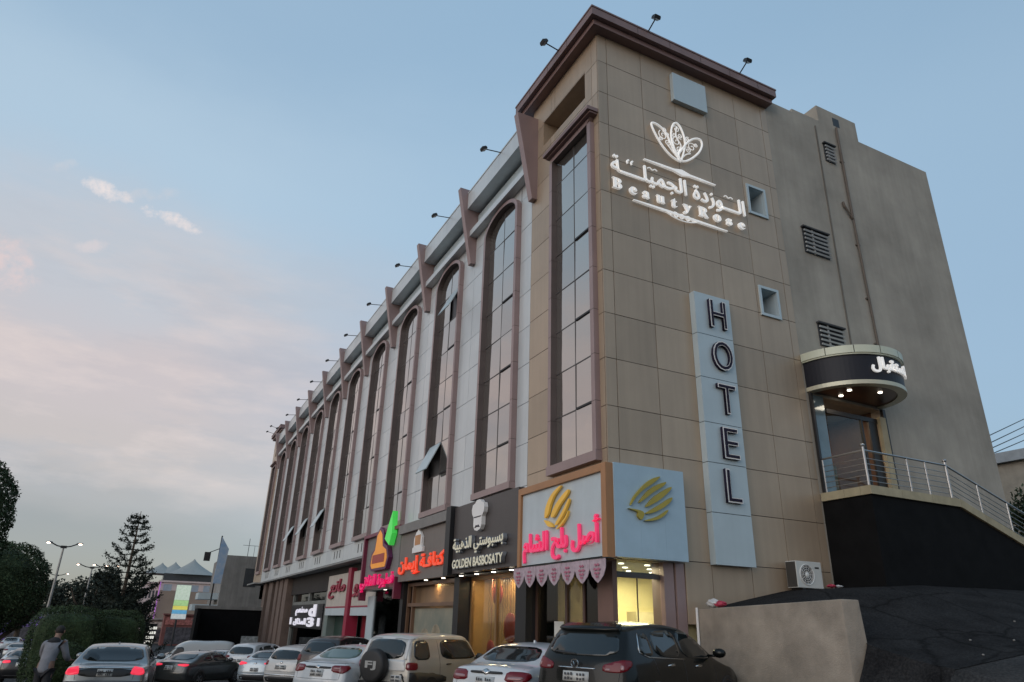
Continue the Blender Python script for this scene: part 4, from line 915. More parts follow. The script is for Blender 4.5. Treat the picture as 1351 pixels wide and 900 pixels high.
for k, (x, y) in enumerate([(4.6, -4.6), (5.4, -4.9), (6.8, -4.2), (8.1, -4.0), (3.9, -5.2)]):
    mb = MB(); r_ = random.Random(k); mb.ball((0, 0, .01), .024, .02, .015, 7, 5); mb.v = [tuple(q*(1+r_.uniform(-.2, .2)) for q in v) for v in mb.v]
    tag(mb.build('stone', m_conc, loc=(x, y, zr(x, y))), 'small pale stone lying on the dark asphalt ramp', 'stone', 'small stones on the ramp')
litter('rubbish', 'red and white scraps of rubbish on the asphalt by the air conditioner', 'rubbish', (6.15, -.5, 2.96), [(m_plr, (0, 0, .02), (.13, .08, .04)), (m_plw, (.30, .05, .02), (.12, .08, .035))])

# ================================================================== vehicles
def interp(kn, t):
    return np.interp(t, [k[0] for k in kn], [k[1] for k in kn])
def smooth_interp(kn, t):
    xk = np.array([k[0] for k in kn]); yk = np.array([k[1] for k in kn]); t = np.asarray(t, float)
    d = np.gradient(yk, xk); i = np.clip(np.searchsorted(xk, t)-1, 0, len(xk)-2)
    h = xk[i+1]-xk[i]; s = np.clip((t-xk[i])/h, 0, 1)
    return (2*s**3-3*s**2+1)*yk[i] + (s**3-2*s**2+s)*h*d[i]*.8 + (-2*s**3+3*s**2)*yk[i+1] + (s**3-s**2)*h*d[i+1]*.8
class Body:
    """a car shell: a grid box warped to side profile, plan shape and tumblehome, then relaxed so that its edges round off.
       x runs from the tail (0) to the nose, y to the car's right, z up"""
    def __init__(s, S, na=110, nb=32, nc=26, relax=3):
        idx = {}; V = []
        def vid(i, j, k):
            key = (i, j, k)
            if key not in idx: idx[key] = len(V); V.append((i/na, 2*j/nb-1, k/nc))
            return idx[key]
        F = []
        def q(*k): F.append(tuple(vid(*p) for p in k))
        for i in range(na):
            for k in range(nc): q((i,0,k),(i+1,0,k),(i+1,0,k+1),(i,0,k+1)); q((i,nb,k),(i,nb,k+1),(i+1,nb,k+1),(i+1,nb,k))
            for j in range(nb): q((i,j,nc),(i+1,j,nc),(i+1,j+1,nc),(i,j+1,nc)); q((i,j,0),(i,j+1,0),(i+1,j+1,0),(i+1,j,0))
        for j in range(nb):
            for k in range(nc): q((0,j,k),(0,j,k+1),(0,j+1,k+1),(0,j+1,k)); q((na,j,k),(na,j+1,k),(na,j+1,k+1),(na,j,k+1))
        P = np.array(V); a, b, c = P.T
        xt0, xt1 = S['top'][0][0], S['top'][-1][0]
        zt = smooth_interp(S['top'], xt0+(xt1-xt0)*a); z = S['z0'] + c*(zt-S['z0'])
        xr, xf = interp(S['rear'], z), interp(S['front'], z)
        x = xr + (xf-xr)*a
        wv = interp(S['plan'], x)*interp(S['tum'], z)
        y = b*wv
        bb = np.abs(b)
        x = x + (S.get('rc', .13)*bb**2.5)*(1-a)**6 - (S.get('fc', .30)*bb**2.5)*a**6
        z = z - S.get('crown', .05)*bb**2*(c**6)
        Q = np.stack([x, y, z], 1)
        E_ = set()
        for f in F:
            for u, v in zip(f, f[1:]+f[:1]): E_.add((min(u, v), max(u, v)))
        E_ = np.array(list(E_)); deg = np.bincount(E_.ravel(), minlength=len(Q))[:, None]
        for _ in range(relax):
            acc = np.zeros_like(Q); np.add.at(acc, E_[:, 0], Q[E_[:, 1]]); np.add.at(acc, E_[:, 1], Q[E_[:, 0]])
            Q = .45*Q + .55*acc/deg
        s.V, s.F, s.S = Q, F, S
        s.bvh = BVHTree.FromPolygons([Vector(p) for p in Q], F)
    def wrap(s, q):
        """round the right rear corner: x < 0 runs inward across the tail, x > 0 forward along the flank"""
        hw = max(k[1] for k in s.S['plan']); T = Vector((0, hw+q.x, q.z)) if q.x < 0 else Vector((q.x, hw, q.z))
        A = Vector((.6, hw-.6, q.z)); d = (A-T).normalized()
        return (T-d*2, d)
    def mesh(s, name, m, parent):
        mb = MB(); mb.v = [tuple(p) for p in s.V]; mb.f = list(s.F); mb.m = [0]*len(s.F)
        return mb.build(name, m, parent, smooth=True)
    def decal(s, name, m, parent, poly, view, off=.008, rnd=1, skirt=.012, res=.06, bulge=0.):
        """a patch of its own standing on the shell; poly in the side view (x,z) or the rear/front view (y,z)"""
        p = [tuple(q) for q in poly]
        for _ in range(rnd):
            n = len(p); o = []
            for i in range(n):
                a, b = p[i], p[(i+1) % n]; f = .18
                o += [(a[0]*(1-f)+b[0]*f, a[1]*(1-f)+b[1]*f), (a[0]*f+b[0]*(1-f), a[1]*f+b[1]*(1-f))]
            p = o
        q_ = []
        for i in range(len(p)):
            a, b = Vector(p[i]), Vector(p[(i+1) % len(p)]); m_ = max(1, math.ceil((b-a).length/res))
            q_ += [a.lerp(b, k/m_) for k in range(m_)]
        nb_ = len(q_); lo = [min(v[i] for v in q_) for i in (0, 1)]; hi = [max(v[i] for v in q_) for i in (0, 1)]
        def inside(x, y):
            c = False
            for i in range(nb_):
                x1, y1 = q_[i]; x2, y2 = q_[i-1]
                if (y1 > y) != (y2 > y) and x < (x2-x1)*(y-y1)/(y2-y1)+x1: c = not c
            return c
        gx = lo[0]+res*.5
        while gx < hi[0]:
            gy = lo[1]+res*.5
            while gy < hi[1]:
                if inside(gx, gy) and min((Vector((gx, gy))-v).length for v in q_[:nb_]) > res*.4: q_.append(Vector((gx, gy)))
                gy += res
            gx += res
        V2, E2, F2, _, _, _ = delaunay_2d_cdt(q_, [(i, (i+1) % nb_) for i in range(nb_)], [list(range(nb_))], 1, 1e-5)
        bm = bmesh.new(); vs = [bm.verts.new((v[0], 0, v[1])) for v in V2]
        for f in F2:
            try: bm.faces.new([vs[i] for i in f])
            except ValueError: pass
        outl = set(e for e in bm.edges if e.is_boundary)
        co = {}; base = {}
        org = {'R': lambda q: ((q.x, 4, q.z), (0, -1, 0)), 'L': lambda q: ((q.x, -4, q.z), (0, 1, 0)), 'B': lambda q: ((-3, q.x, q.z), (1, 0, 0)), 'N': lambda q: ((9, q.x, q.z), (-1, 0, 0)), 'C': s.wrap}[view]
        last = None
        for v in bm.verts:
            o_, d_ = org(v.co); h = s.bvh.ray_cast(Vector(o_), Vector(d_))
            tries = 0; oo = Vector(o_); mid = s.S['top'][-1][0]/2
            while h[0] is None and tries < 40:
                if view in 'BN': oo.y *= .97; oo.z += (.8-oo.z)*.01
                else: oo.x += (mid-oo.x)*.02; oo.z += (.8-oo.z)*.01
                h = s.bvh.ray_cast(oo, Vector(d_)); tries += 1
            n_ = h[1] if h[1].dot(Vector(d_)) < 0 else -h[1]
            co[v] = h[0] + n_*off; base[v] = h[0] - n_*skirt
        for v in bm.verts: v.co = co[v]
        if skirt:
            mp_ = {}
            for e in list(outl):
                for v in e.verts:
                    if v not in mp_: mp_[v] = bm.verts.new(base[v])
            for e in list(outl):
                a, b = e.verts
                try: bm.faces.new((a, b, mp_[b], mp_[a]))
                except ValueError: pass
        bmesh.ops.recalc_face_normals(bm, faces=bm.faces)
        me = bpy.data.meshes.new(name); bm.to_mesh(me); bm.free(); me.materials.append(m)
        # flip outward if needed
        me.polygons.foreach_set('use_smooth', [True]*len(me.polygons))
        o = bpy.data.objects.new(name, me); COL.objects.link(o); o.parent = parent; return o
def mir(poly): return [(-a, b) for a, b in reversed(poly)]
PAINT = {}
def paint(name, c, metal=.3, rough=.3, coat=.8):
    if name not in PAINT: PAINT[name] = mat(name, c, rough, metal, .04, 1.2, coat=coat, spec=.18 if max(c) < .02 else .5)
    return PAINT[name]
m_cglass = mat('tinted_car_glass', (.012, .016, .017), .04, 0, .05, spec=.75)
m_cglass2 = mat('green_car_glass', (.075, .115, .10), .06, 0, .05, spec=.8)
m_rub = mat('tyre_rubber', (.014, .014, .014), .85, 0, .1); m_alloy = mat('alloy_rim', (.34, .34, .35), .3, .8, .05)
m_trim = mat('black_plastic_trim', (.02, .02, .021), .55, 0, .1); m_chrome = mat('chrome', (.6, .6, .6), .12, 1, .02)
m_tail = mat('red_tail_lens', (.12, .006, .012), .28, 0, .1, 8, spec=.35, coat=.15, emit=(1, .03, .06), es=.015)
m_taillit = mat('lit_red_tail_lens', (.6, .01, .03), .2, 0, 0, emit=(1, .05, .10), es=.8)
m_clear = mat('clear_lamp_lens', (.34, .20, .20), .25, .2, .05)
m_plate = mat('white_number_plate', (.52, .52, .50), .4, 0, .05)
m_platetx = mat('plate_digits', (.06, .06, .065), .5)
def wheel(parent, x, y, r, wd=.22, z=None):
    s = 1 if y > 0 else -1
    mb = MB(); pr = [(r*.62, -.5), (r*.93, -.5), (r, -.36), (r, .36), (r*.93, .5), (r*.62, .5)]; n = 28
    vs = []; fs = []
    for k in range(n):
        a = 2*math.pi*k/n
        for (q, t_) in pr: vs.append((q*math.cos(a), t_*wd, q*math.sin(a)))
    for k in range(n):
        for j in range(len(pr)-1): fs.append((k*6+j, ((k+1) % n)*6+j, ((k+1) % n)*6+j+1, k*6+j+1))
    mb.add(vs, fs); mb.cyl((0, -.3*wd, 0), r*.63, .6*wd, 1, 24)
    w_ = mb.build('wheel', m_rub, parent, loc=(x, y, r if z is None else z))
    mb = MB()
    for k in range(5):
        a = 2*math.pi*k/5+.3
        R_ = Matrix.Rotation(a, 3, 'Y'); o = len(mb.v); mb.box(r*.08, r*.58, min(s*.34*wd, s*.44*wd), max(s*.34*wd, s*.44*wd), -r*.075, r*.075, 0, R_, (0, 0, 0))
    mb.tube([(r*.58*math.cos(a), s*.4*wd, r*.58*math.sin(a)) for a in np.linspace(0, 6.283, 29)], r*.045, 5)
    mb.cyl((0, s*.34*wd, 0), r*.12, s*.12*wd, 1, 12)
    mb.build('rim', m_alloy, w_)
def make_car(label, cat, name, S, pt, loc, yaw, group=None, lit=False, detail=True, glass=None):
    gl = glass or m_cglass
    t = thing(name, label, cat, loc, -yaw+math.pi/2, group)
    # thing's frame: +X forward; the builder's y points to the car's right, so mirror it
    B = Body(S, *( (110, 32, 26, S.get('relax', 3)) if detail else (48, 16, 12)))
    kids0 = set(bpy.data.objects)
    body = B.mesh('body', pt, t)
    for poly in S['rglass']: B.decal('rear_window', gl, t, poly, 'B', .008, 2)
    for poly in S.get('fglass', []): B.decal('windscreen', gl, t, poly, 'N', .006, 1)
    for poly in S['sglass']:
        B.decal('side_window', gl, t, poly, 'R', .008, 2, res=.09); B.decal('side_window', gl, t, poly, 'L', .008, 2, res=.09)
    for (poly, m) in S['tails']:
        mm = m_taillit if (lit and m is m_tail) else m
        B.decal('taillight', mm, t, poly, 'B', .02, 1, .02, .05); B.decal('taillight', mm, t, mir(poly), 'B', .02, 1, .02, .05)
    for (poly, m) in S.get('ctails', []):
        mm = m_taillit if (lit and m is m_tail) else m
        off_ = .016 if m is m_tail else .022
        a_ = B.decal('taillight', mm, t, poly, 'C', off_, 1, .02, .04); b_ = a_.copy(); b_.data = a_.data.copy(); COL.objects.link(b_)
        for v in b_.data.vertices: v.co.y *= -1
        b_.data.flip_normals(); b_.name = 'taillight'
    for (poly, m) in S.get('stails', []):
        mm = m_taillit if (lit and m is m_tail) else m
        B.decal('taillight', mm, t, poly, 'R', .018, 1, .02, .05); B.decal('taillight', mm, t, poly, 'L', .018, 1, .02, .05)
    for (nm, poly, m, off) in S.get('reardec', []): B.decal(nm, m, t, poly, 'B', off, 0 if nm in ('number_plate',) else 1, .02)
    for (nm, poly, m, off) in S.get('sidedec', []):
        B.decal(nm, m, t, poly, 'R', off, 1, .01, .15); B.decal(nm, m, t, poly, 'L', off, 1, .01, .15)
    pl = S.get('plate')
    if pl:
        o = B.decal('number_plate', m_plate, t, [(pl[0]-pl[2]/2, pl[1]-pl[3]/2), (pl[0]+pl[2]/2, pl[1]-pl[3]/2), (pl[0]+pl[2]/2, pl[1]+pl[3]/2), (pl[0]-pl[2]/2, pl[1]+pl[3]/2)], 'B', .02, 0, .03, .3)
        if detail:
            mb = MB(); x_ = min(v.co.x for v in o.data.vertices)-.003
            r = random.Random(len(label))
            for row in (0, 1):
                for k in range(7):
                    if k == 3: continue
                    a = pl[0]-pl[2]*.42+pl[2]*.12*k; zz = pl[1]+(-.36+.46*row)*pl[3]
                    mb.box(x_, x_+.002, a, a+pl[2]*.075, zz, zz+pl[3]*r.uniform(.22, .32))
            mb.build('digits', m_platetx, o)
    r = S['wr']
    for x in S['axles']:
        arch = [(x+(r+.075)*math.cos(a), r+(r+.075)*math.sin(a)) for a in np.linspace(-.35, math.pi+.35, 16)]
        B.decal('wheel_arch', m_trim, t, arch, 'R', .004, 0, .01, .12); B.decal('wheel_arch', m_trim, t, arch, 'L', .004, 0, .01, .12)
        hw = float(interp(S['plan'], x))
        for s in (-1, 1): wheel(t, x, s*(hw-.10), r)
    if detail:
        mx, my, mz = S['mirror']
        for s in (-1, 1):
            mb = MB(); mb.ball((mx, s*my, mz), .09, .13, .085, 14, 8); mb.box(mx-.02, mx+.05, min(s*(my-.25), s*my), max(s*(my-.25), s*my), mz-.07, mz-.03)
            mb.build('mirror', S.get('mirm', pt), t, smooth=True)
        for x, z in S.get('handles', []):
            for s in 'RL': B.decal('door_handle', S.get('hm', pt), t, [(x, z-.018), (x+.2, z-.01), (x+.2, z+.022), (x, z+.018)], s, .03, 1, .03, .06)
        for poly in S.get('seams', []):
            (xa, za), (xb, zb) = poly; d_ = .007
            for s in 'RL': B.decal('door_seam', m_trim, t, [(xa-d_, za), (xa+d_, za), (xb+d_, zb), (xb-d_, zb)], s, .0015, 0, .004, .1)
        if 'antenna' in S:
            ax, az_ = S['antenna']; mb = MB(); mb.prism([(ax, az_-.03), (ax+.14, az_-.03), (ax+.05, az_+.03), (ax+.01, az_+.035)], 1, -.018, .018); mb.build('antenna', pt, t, bevel=.01)
    for o in set(bpy.data.objects)-kids0:
        if o.type == 'MESH':
            me = o.data   # right-hand side of the car lies at -Y of its own frame
            co = np.empty(len(me.vertices)*3); me.vertices.foreach_get('co', co); co = co.reshape(-1, 3); co[:, 1] *= -1
            me.vertices.foreach_set('co', co.ravel()); me.flip_normals(); me.update()
            o.location.y *= -1
    return t, B
TUM_S = [(.15, .93), (.3, .985), (.55, 1.0), (.8, .985), (.95, .955), (1.05, .91), (1.46, .70)]
def sedan(L_, W_, H_, decklid=1.04, zs=1.0):
    hw = W_/2; h = H_-1.46
    return dict(z0=.2, rear=[(.2, .16), (.35, .03), (.6, 0), (.75, .03), (decklid-.16, .06), (decklid, .14)], front=[(.2, L_-.1), (.5, L_), (.7, L_-.1), (.9, L_-.22)],
        top=[(.14, decklid), (.35, decklid+.025), (.62, decklid+.045), (1.0, 1.24+h), (1.38, 1.40+h), (1.8, 1.455+h), (2.3, 1.46+h), (2.75, 1.40+h), (3.2, 1.20+h), (3.55, 1.03), (4.1, .97), (L_-.35, .84), (L_-.16, .68)],
        plan=[(0, hw*.90), (.25, hw*.96), (.8, hw), (L_*.6, hw), (L_-.8, hw*.96), (L_, hw*.80)], tum=TUM_S,
        rglass=[[(-.66, decklid+.065), (.66, decklid+.065), (.54, 1.385+h), (-.54, 1.385+h)]],
        fglass=[[(-.62, 1.07), (.62, 1.07), (.52, 1.37+h), (-.52, 1.37+h)]],
        sglass=[[(1.02, 1.06), (1.92, 1.03), (1.95, 1.37+h), (1.55, 1.36+h)], [(2.0, 1.03), (3.12, 1.01), (2.62, 1.36+h), (2.02, 1.37+h)]],
        tails=[], wr=.33, axles=(1.05, 3.85), mirror=(3.05, hw+.10, 1.06), handles=[(1.45, .92), (2.45, .90)], seams=[((1.98, .35), (1.98, 1.03)), ((3.15, .4), (3.2, .98)), ((1.15, .75), (1.05, 1.0))],
        reardec=[('bumper_trim', [(-.6, .24), (.6, .24), (.66, .36), (-.66, .36)], m_trim, .006), ('lid_seam', [(-.66, .655), (.66, .655), (.66, .663), (-.66, .663)], m_trim, .002), ('lid_seam', [(-.668, .66), (-.66, .66), (-.70, decklid), (-.708, decklid)], m_trim, .002), ('lid_seam', [(.66, .66), (.668, .66), (.708, decklid), (.70, decklid)], m_trim, .002)], plate=(0, .80, .40, .17), antenna=(1.95, 1.47+h))
# --- white sedan of the newer shape: split tail lamps joined by a bar
S1 = sedan(4.8, 1.82, 1.46, 1.06)
S1['ctails'] = [([(-.46, .84), (-.05, .80), (.12, .84), (.36, .93), (.26, .985), (0, .985), (-.46, .985)], m_tail), ([(-.40, .905), (-.10, .90), (-.10, .935), (-.40, .94)], m_clear), ([(-.16, .82), (-.10, .82), (-.10, .96), (-.16, .96)], m_clear)]
S1['reardec'] = S1['reardec'] + [('chrome_bar', [(-.40, .905), (.40, .905), (.40, .955), (-.40, .955)], m_trim, .016), ('emblem', [(-.07, .925), (0, .89), (.07, .925), (.07, .955), (0, .985), (-.07, .955)], m_chrome, .024), ('deck_seam', [(-.78, 1.035), (.78, 1.035), (.78, 1.045), (-.78, 1.045)], m_trim, .002)]
# --- older white sedan: wide single lamps, lower deck
S2 = sedan(4.8, 1.82, 1.46, 1.06)
S2['ctails'] = [([(-.50, .82), (-.05, .80), (.14, .84), (.32, .90), (.26, .965), (0, .985), (-.44, .985)], m_tail), ([(-.42, .85), (-.05, .85), (.05, .90), (-.40, .90)], m_clear)]
S2['reardec'] = S2['reardec'] + [('chrome_bar', [(-.33, .935), (.33, .935), (.36, .955), (.33, .975), (-.33, .975), (-.36, .955)], m_trim, .018), ('emblem', [(-.08, .95), (0, .91), (.08, .95), (.08, .985), (0, 1.02), (-.08, .985)], m_chrome, .026)]
# --- square silver saloon
S3 = sedan(5.3, 1.98, 1.47, 1.02)
S3['rear'] = [(.2, .14), (.35, .0), (.55, .0), (.62, .05), (.86, .08), (.985, .16)]
S3['top'] = [(.16, .985), (.5, 1.015), (.95, 1.03), (1.22, 1.16), (1.60, 1.39), (1.95, 1.465), (2.5, 1.475), (3.0, 1.41), (3.5, 1.20), (3.85, 1.05), (4.6, .98), (5.0, .86), (5.14, .72)]
S3['rglass'] = [[(-.80, 1.055), (.80, 1.055), (.64, 1.41), (-.64, 1.41)]]; S3['tum'] = [(.15, .93), (.3, .985), (.55, 1.0), (.8, .985), (.95, .96), (1.05, .93), (1.46, .72)]
S3['fglass'] = [[(-.66, 1.10), (.66, 1.10), (.55, 1.38), (-.55, 1.38)]]
S3['sglass'] = [[(1.45, 1.09), (2.25, 1.06), (2.25, 1.38), (1.85, 1.37)], [(2.3, 1.06), (3.4, 1.05), (2.9, 1.37), (2.32, 1.38)]]
S3['ctails'] = [([(-.36, .80), (0, .77), (.20, .80), (.20, .93), (0, .96), (-.16, .965), (-.28, .92)], m_tail)]
S3['reardec'] = S3['reardec'] + [('black_panel', [(-.60, .74), (.60, .74), (.60, .925), (-.60, .925)], m_trim, .010), ('chrome_strip', [(-.64, .935), (.64, .935), (.64, .955), (-.64, .955)], m_chrome, .016), ('bumper_step', [(-.9, .60), (.9, .60), (.9, .635), (-.9, .635)], m_trim, .006)]
S3['plate'] = (0, .83, .36, .16); S3['mirror'] = (3.35, 1.08, 1.08); S3['axles'] = (1.15, 4.05)
# --- dark fastback
S4 = sedan(4.75, 1.85, 1.44, 1.02)
S4['top'] = [(.14, 1.04), (.4, 1.06), (.75, 1.16), (1.2, 1.33), (1.7, 1.42), (2.2, 1.44), (2.7, 1.38), (3.2, 1.18), (3.55, 1.02), (4.1, .95), (4.4, .84), (4.58, .68)]
S4['rglass'] = [[(-.64, 1.10), (.64, 1.10), (.52, 1.36), (-.52, 1.36)]]; S4['sglass'] = [[(1.2, 1.07), (1.92, 1.03), (1.95, 1.345), (1.6, 1.33)], [(2.0, 1.03), (3.12, 1.01), (2.62, 1.33), (2.02, 1.345)]]
S4['ctails'] = [([(-.52, .90), (-.05, .86), (.18, .89), (.24, .95), (0, .97), (-.50, .955)], m_tail)]
# --- sporty pale sedan with bright bumper line
S5 = sedan(4.6, 1.80, 1.46, 1.07)
S5['ctails'] = [([(-.50, .93), (-.05, .86), (.14, .89), (.36, .96), (.26, 1.0), (0, 1.01), (-.44, .985)], m_tail)]
S5['reardec'] = [('bumper_trim', [(-.66, .26), (.66, .26), (.72, .47), (-.72, .47)], m_trim, .008), ('chrome_strip', [(-.80, .49), (.80, .49), (.80, .52), (-.80, .52)], m_chrome, .014), ('emblem', [(-.07, .93), (.07, .93), (.07, 1.0), (-.07, 1.0)], m_chrome, .02)]
S5['plate'] = (0, .70, .38, .15)
# --- dark crossover (nearest)
def suv(L_, W_, H_, lean=.40):
    hw = W_/2; k = H_/1.72
    return dict(z0=.26, rear=[(.26, .14), (.42, .02), (.7, 0), (1.0, .04), (1.12*k, .08), (1.60*k, lean)], front=[(.2, L_-.12), (.5, L_), (.8, L_-.08), (1.0, L_-.25)],
        top=[(lean, 1.615*k), (lean+.25, 1.665*k), (1.3, 1.715*k), (1.9, 1.72*k), (2.5, 1.675*k), (2.95, 1.55*k), (3.35, 1.34*k), (3.75, 1.14*k), (4.2, 1.07*k), (L_-.35, .95*k), (L_-.18, .78*k)],
        plan=[(0, hw*.90), (.3, hw*.97), (.9, hw), (L_*.62, hw), (L_-.8, hw*.95), (L_, hw*.80)], tum=[(.15, .94), (.35, .985), (.6, 1.0), (.85, .99), (1.05*k, .955), (1.15*k, .91), (1.70*k, .70)],
        rglass=[[(-.72, 1.165*k), (.72, 1.165*k), (.60, 1.525*k), (-.60, 1.525*k)]], fglass=[[(-.66, 1.2*k), (.66, 1.2*k), (.55, 1.55*k), (-.55, 1.55*k)]],
        sglass=[[(.68, 1.20*k), (1.12, 1.175*k), (1.06, 1.54*k), (.80, 1.50*k)], [(1.18, 1.175*k), (2.08, 1.14*k), (2.06, 1.59*k), (1.16, 1.56*k)], [(2.16, 1.14*k), (3.36, 1.10*k), (2.68, 1.56*k), (2.14, 1.59*k)]],
        tails=[], wr=.37, axles=(1.02, 3.9), mirror=(3.22, hw+.12, 1.17*k), mirm=None, handles=[(1.50, 1.03), (2.55, 1.00)], seams=[((2.12, .4), (2.12, 1.13*k)), ((3.3, .45), (3.38, 1.08*k)), ((1.12, .9), (1.05, 1.15*k))],
        reardec=[('bumper_trim', [(-.7, .30), (.7, .30), (.78, .52), (-.78, .52)], m_trim, .008), ('tailgate_seam', [(-.74, .70), (.74, .70), (.74, .709), (-.74, .709)], m_trim, .002), ('tailgate_seam', [(-.749, .70), (-.74, .70), (-.79, 1.12*k), (-.80, 1.12*k)], m_trim, .002), ('tailgate_seam', [(.74, .70), (.749, .70), (.80, 1.12*k), (.79, 1.12*k)], m_trim, .002)], plate=(0, .86, .50, .15), antenna=None)
def fixsuv(S, pt):
    S['mirm'] = pt; S.pop('antenna', None); return S
S6 = suv(5.1, 1.94, 1.73)
S6['top'] = [(.42, 1.615), (.67, 1.67), (1.3, 1.72), (1.9, 1.725), (2.5, 1.67), (2.95, 1.54), (3.35, 1.34), (3.75, 1.15), (4.2, 1.04), (4.75, .90), (4.92, .74)]
S6['mirror'] = (3.25, 1.09, 1.22)
S6['ctails'] = [([(-.46, .95), (-.10, .945), (.10, .97), (.30, 1.05), (.30, 1.12), (.05, 1.13), (-.20, 1.10), (-.46, 1.05)], m_tail), ([(-.04, .98), (.05, .985), (.05, 1.05), (-.04, 1.05)], m_clear), ([(-.40, .965), (-.30, .965), (-.30, 1.0), (-.40, 1.0)], m_clear)]
S6['reardec'] += [('chrome_strip', [(-.36, .975), (.36, .975), (.36, .995), (-.36, .995)], m_chrome, .02), ('wiper', [(-.50, 1.20), (-.05, 1.175), (-.05, 1.20), (-.50, 1.225)], m_trim, .03)]
S6['hm'] = m_chrome; S6['sidedec'] = [('window_surround', [(.62, 1.17), (2.2, 1.115), (2.2, 1.125), (.655, 1.185), (.80, 1.535), (.78, 1.54)], m_chrome, .008)]
blk = paint('dark_grey_green_paint', (.006, .007, .0065), 0, .26, .25)
car, B6 = make_car('near black SUV with red tail lamps and a chrome strip, rightmost of the parked cars', 'car', 'parked_suv', fixsuv(S6, blk), blk, (-2.30, -2.24, .28), rad(66))
o = B6.decal('spoiler', blk, car, [(-.60, 1.535), (.60, 1.535), (.56, 1.62), (-.56, 1.62)], 'B', .07, 1, .08)
for v in o.data.vertices: v.co.y *= -1
o.data.flip_normals()
mb = MB(); mb.tube([(.0+.0-.012, .07*math.cos(a), 1.055+.062*math.sin(a)) for a in np.linspace(0, 6.283, 25)], .009, 5)
mb.tube([(-.012, -.06, 1.075), (-.012, -.028, 1.085), (-.012, 0, 1.03), (-.012, .028, 1.085), (-.012, .06, 1.075)], .008, 5); mb.build('emblem', m_chrome, car)
wht = paint('white_car_paint', (.52, .55, .57), 0, .3); wht2 = paint('warm_white_car_paint', (.55, .54, .52), 0, .32); slv = paint('silver_car_paint', (.30, .33, .34), .6, .32)
make_car('white sedan with a dark tinted rear window between the black SUV and the boxy off-roader', 'car', 'parked_car', S2, wht, (-2.94, -.04, .10), rad(57))
# --- boxy off-roader with a spare wheel on the tail
S7 = dict(z0=.42, rear=[(.4, .10), (.55, .0), (.8, 0), (1.1, .02), (1.3, .05), (1.70, .22)], front=[(.3, 4.4), (.6, 4.5), (.9, 4.46), (1.15, 4.35)],
    top=[(.24, 1.71), (.45, 1.775), (1.2, 1.81), (2.2, 1.81), (2.72, 1.77), (2.92, 1.66), (3.22, 1.30), (3.4, 1.22), (4.0, 1.18), (4.28, 1.08), (4.4, .95)],
    plan=[(0, .89), (.2, .94), (1.0, .95), (3.0, .95), (4.0, .93), (4.5, .80)], tum=[(.3, .95), (.5, .99), (.8, 1.0), (1.05, .99), (1.2, .96), (1.75, .78)], crown=.05, rc=.07,
    relax=2, rglass=[[(-.66, 1.20), (.68, 1.20), (.62, 1.67), (-.62, 1.67)]], fglass=[[(-.66, 1.32), (.66, 1.32), (.58, 1.66), (-.58, 1.66)]],
    sglass=[[(.24, 1.19), (.92, 1.18), (.92, 1.66), (.36, 1.65)], [(1.40, 1.18), (3.02, 1.18), (2.86, 1.46), (2.68, 1.67), (1.42, 1.68)]],
    tails=[], ctails=[([(-.10, .95), (.30, .95), (.36, .99), (.36, 1.09), (.30, 1.13), (-.10, 1.13)], m_tail), ([(-.06, 1.0), (.03, 1.0), (.03, 1.08), (-.06, 1.08)], m_clear)], wr=.40, axles=(.95, 3.64),
    mirror=(2.98, 1.08, 1.24), handles=[(1.6, 1.06)], hm=m_trim, mirm=m_trim, seams=[((1.32, .6), (1.32, 1.65)), ((3.05, .6), (3.05, 1.18))],
    reardec=[('bumper', [(-.90, .44), (.90, .44), (.90, .66), (-.90, .66)], m_trim, .05)], sidedec=[('cladding', [(.05, .62), (1.6, .62), (1.6, .78), (.5, .90), (.03, .90)], m_trim, .012)], plate=(.52, .74, .34, .17))
bei = paint('beige_car_paint', (.40, .385, .35), .2, .35)
car, B7 = make_car('boxy beige off-roader with a white roof and a black spare wheel cover reading FJ', 'car', 'parked_offroader', S7, bei, (-2.93, 6.48, -.22), rad(59))
B7.decal
mb = MB()    # white roof panel sits over the roof of the shell
Vz = B7.V; sel = [f for f in B7.F if all(Vz[i][2] > 1.655 and .2 < Vz[i][0] < 2.85 for i in f)]
ids = sorted({i for f in sel for i in f}); mpx = {i: k for k, i in enumerate(ids)}
mb.add([(Vz[i][0], -Vz[i][1], Vz[i][2]+.012) for i in ids], [tuple(mpx[i] for i in f) for f in sel]); mb.build('roof_panel', wht2, car, smooth=True)
for nm, poly in (('rear_panel', [(-.74, .92), (.76, .92), (.74, 1.185), (-.74, 1.185)]), ('rear_pillar', [(.70, 1.19), (.79, 1.19), (.72, 1.70), (.64, 1.68)]), ('rear_pillar', [(-.79, 1.19), (-.68, 1.19), (-.64, 1.68), (-.72, 1.70)])):
    o = B7.decal(nm, wht2, car, poly, 'B', .010, 0, .01)
    for v in o.data.vertices: v.co.y *= -1
    o.data.flip_normals()
mb = MB(); n = 36; pr = [(.0, -.02), (.33, -.02), (.40, .01), (.415, .06), (.415, .20), (.40, .235)]
vs = []; fs = []
for k in range(n):
    a = 2*math.pi*k/n
    for q, d_ in pr: vs.append((-.27+d_, .12+q*math.cos(a), 1.02+q*math.sin(a)))
for k in range(n):
    for j in range(5): fs.append((k*6+j, ((k+1) % n)*6+j, ((k+1) % n)*6+j+1, k*6+j+1))
mb.add(vs, fs); sp = mb.build('spare_wheel_cover', mat('black_vinyl', (.020, .020, .021), .6, 0, .1, 6), car, smooth=True)
me = text_mesh('FJ', .03, .05); co = np.array([v.co[:] for v in me.vertices]); lo, hi = co.min(0), co.max(0); q = (co-lo)/(hi-lo)
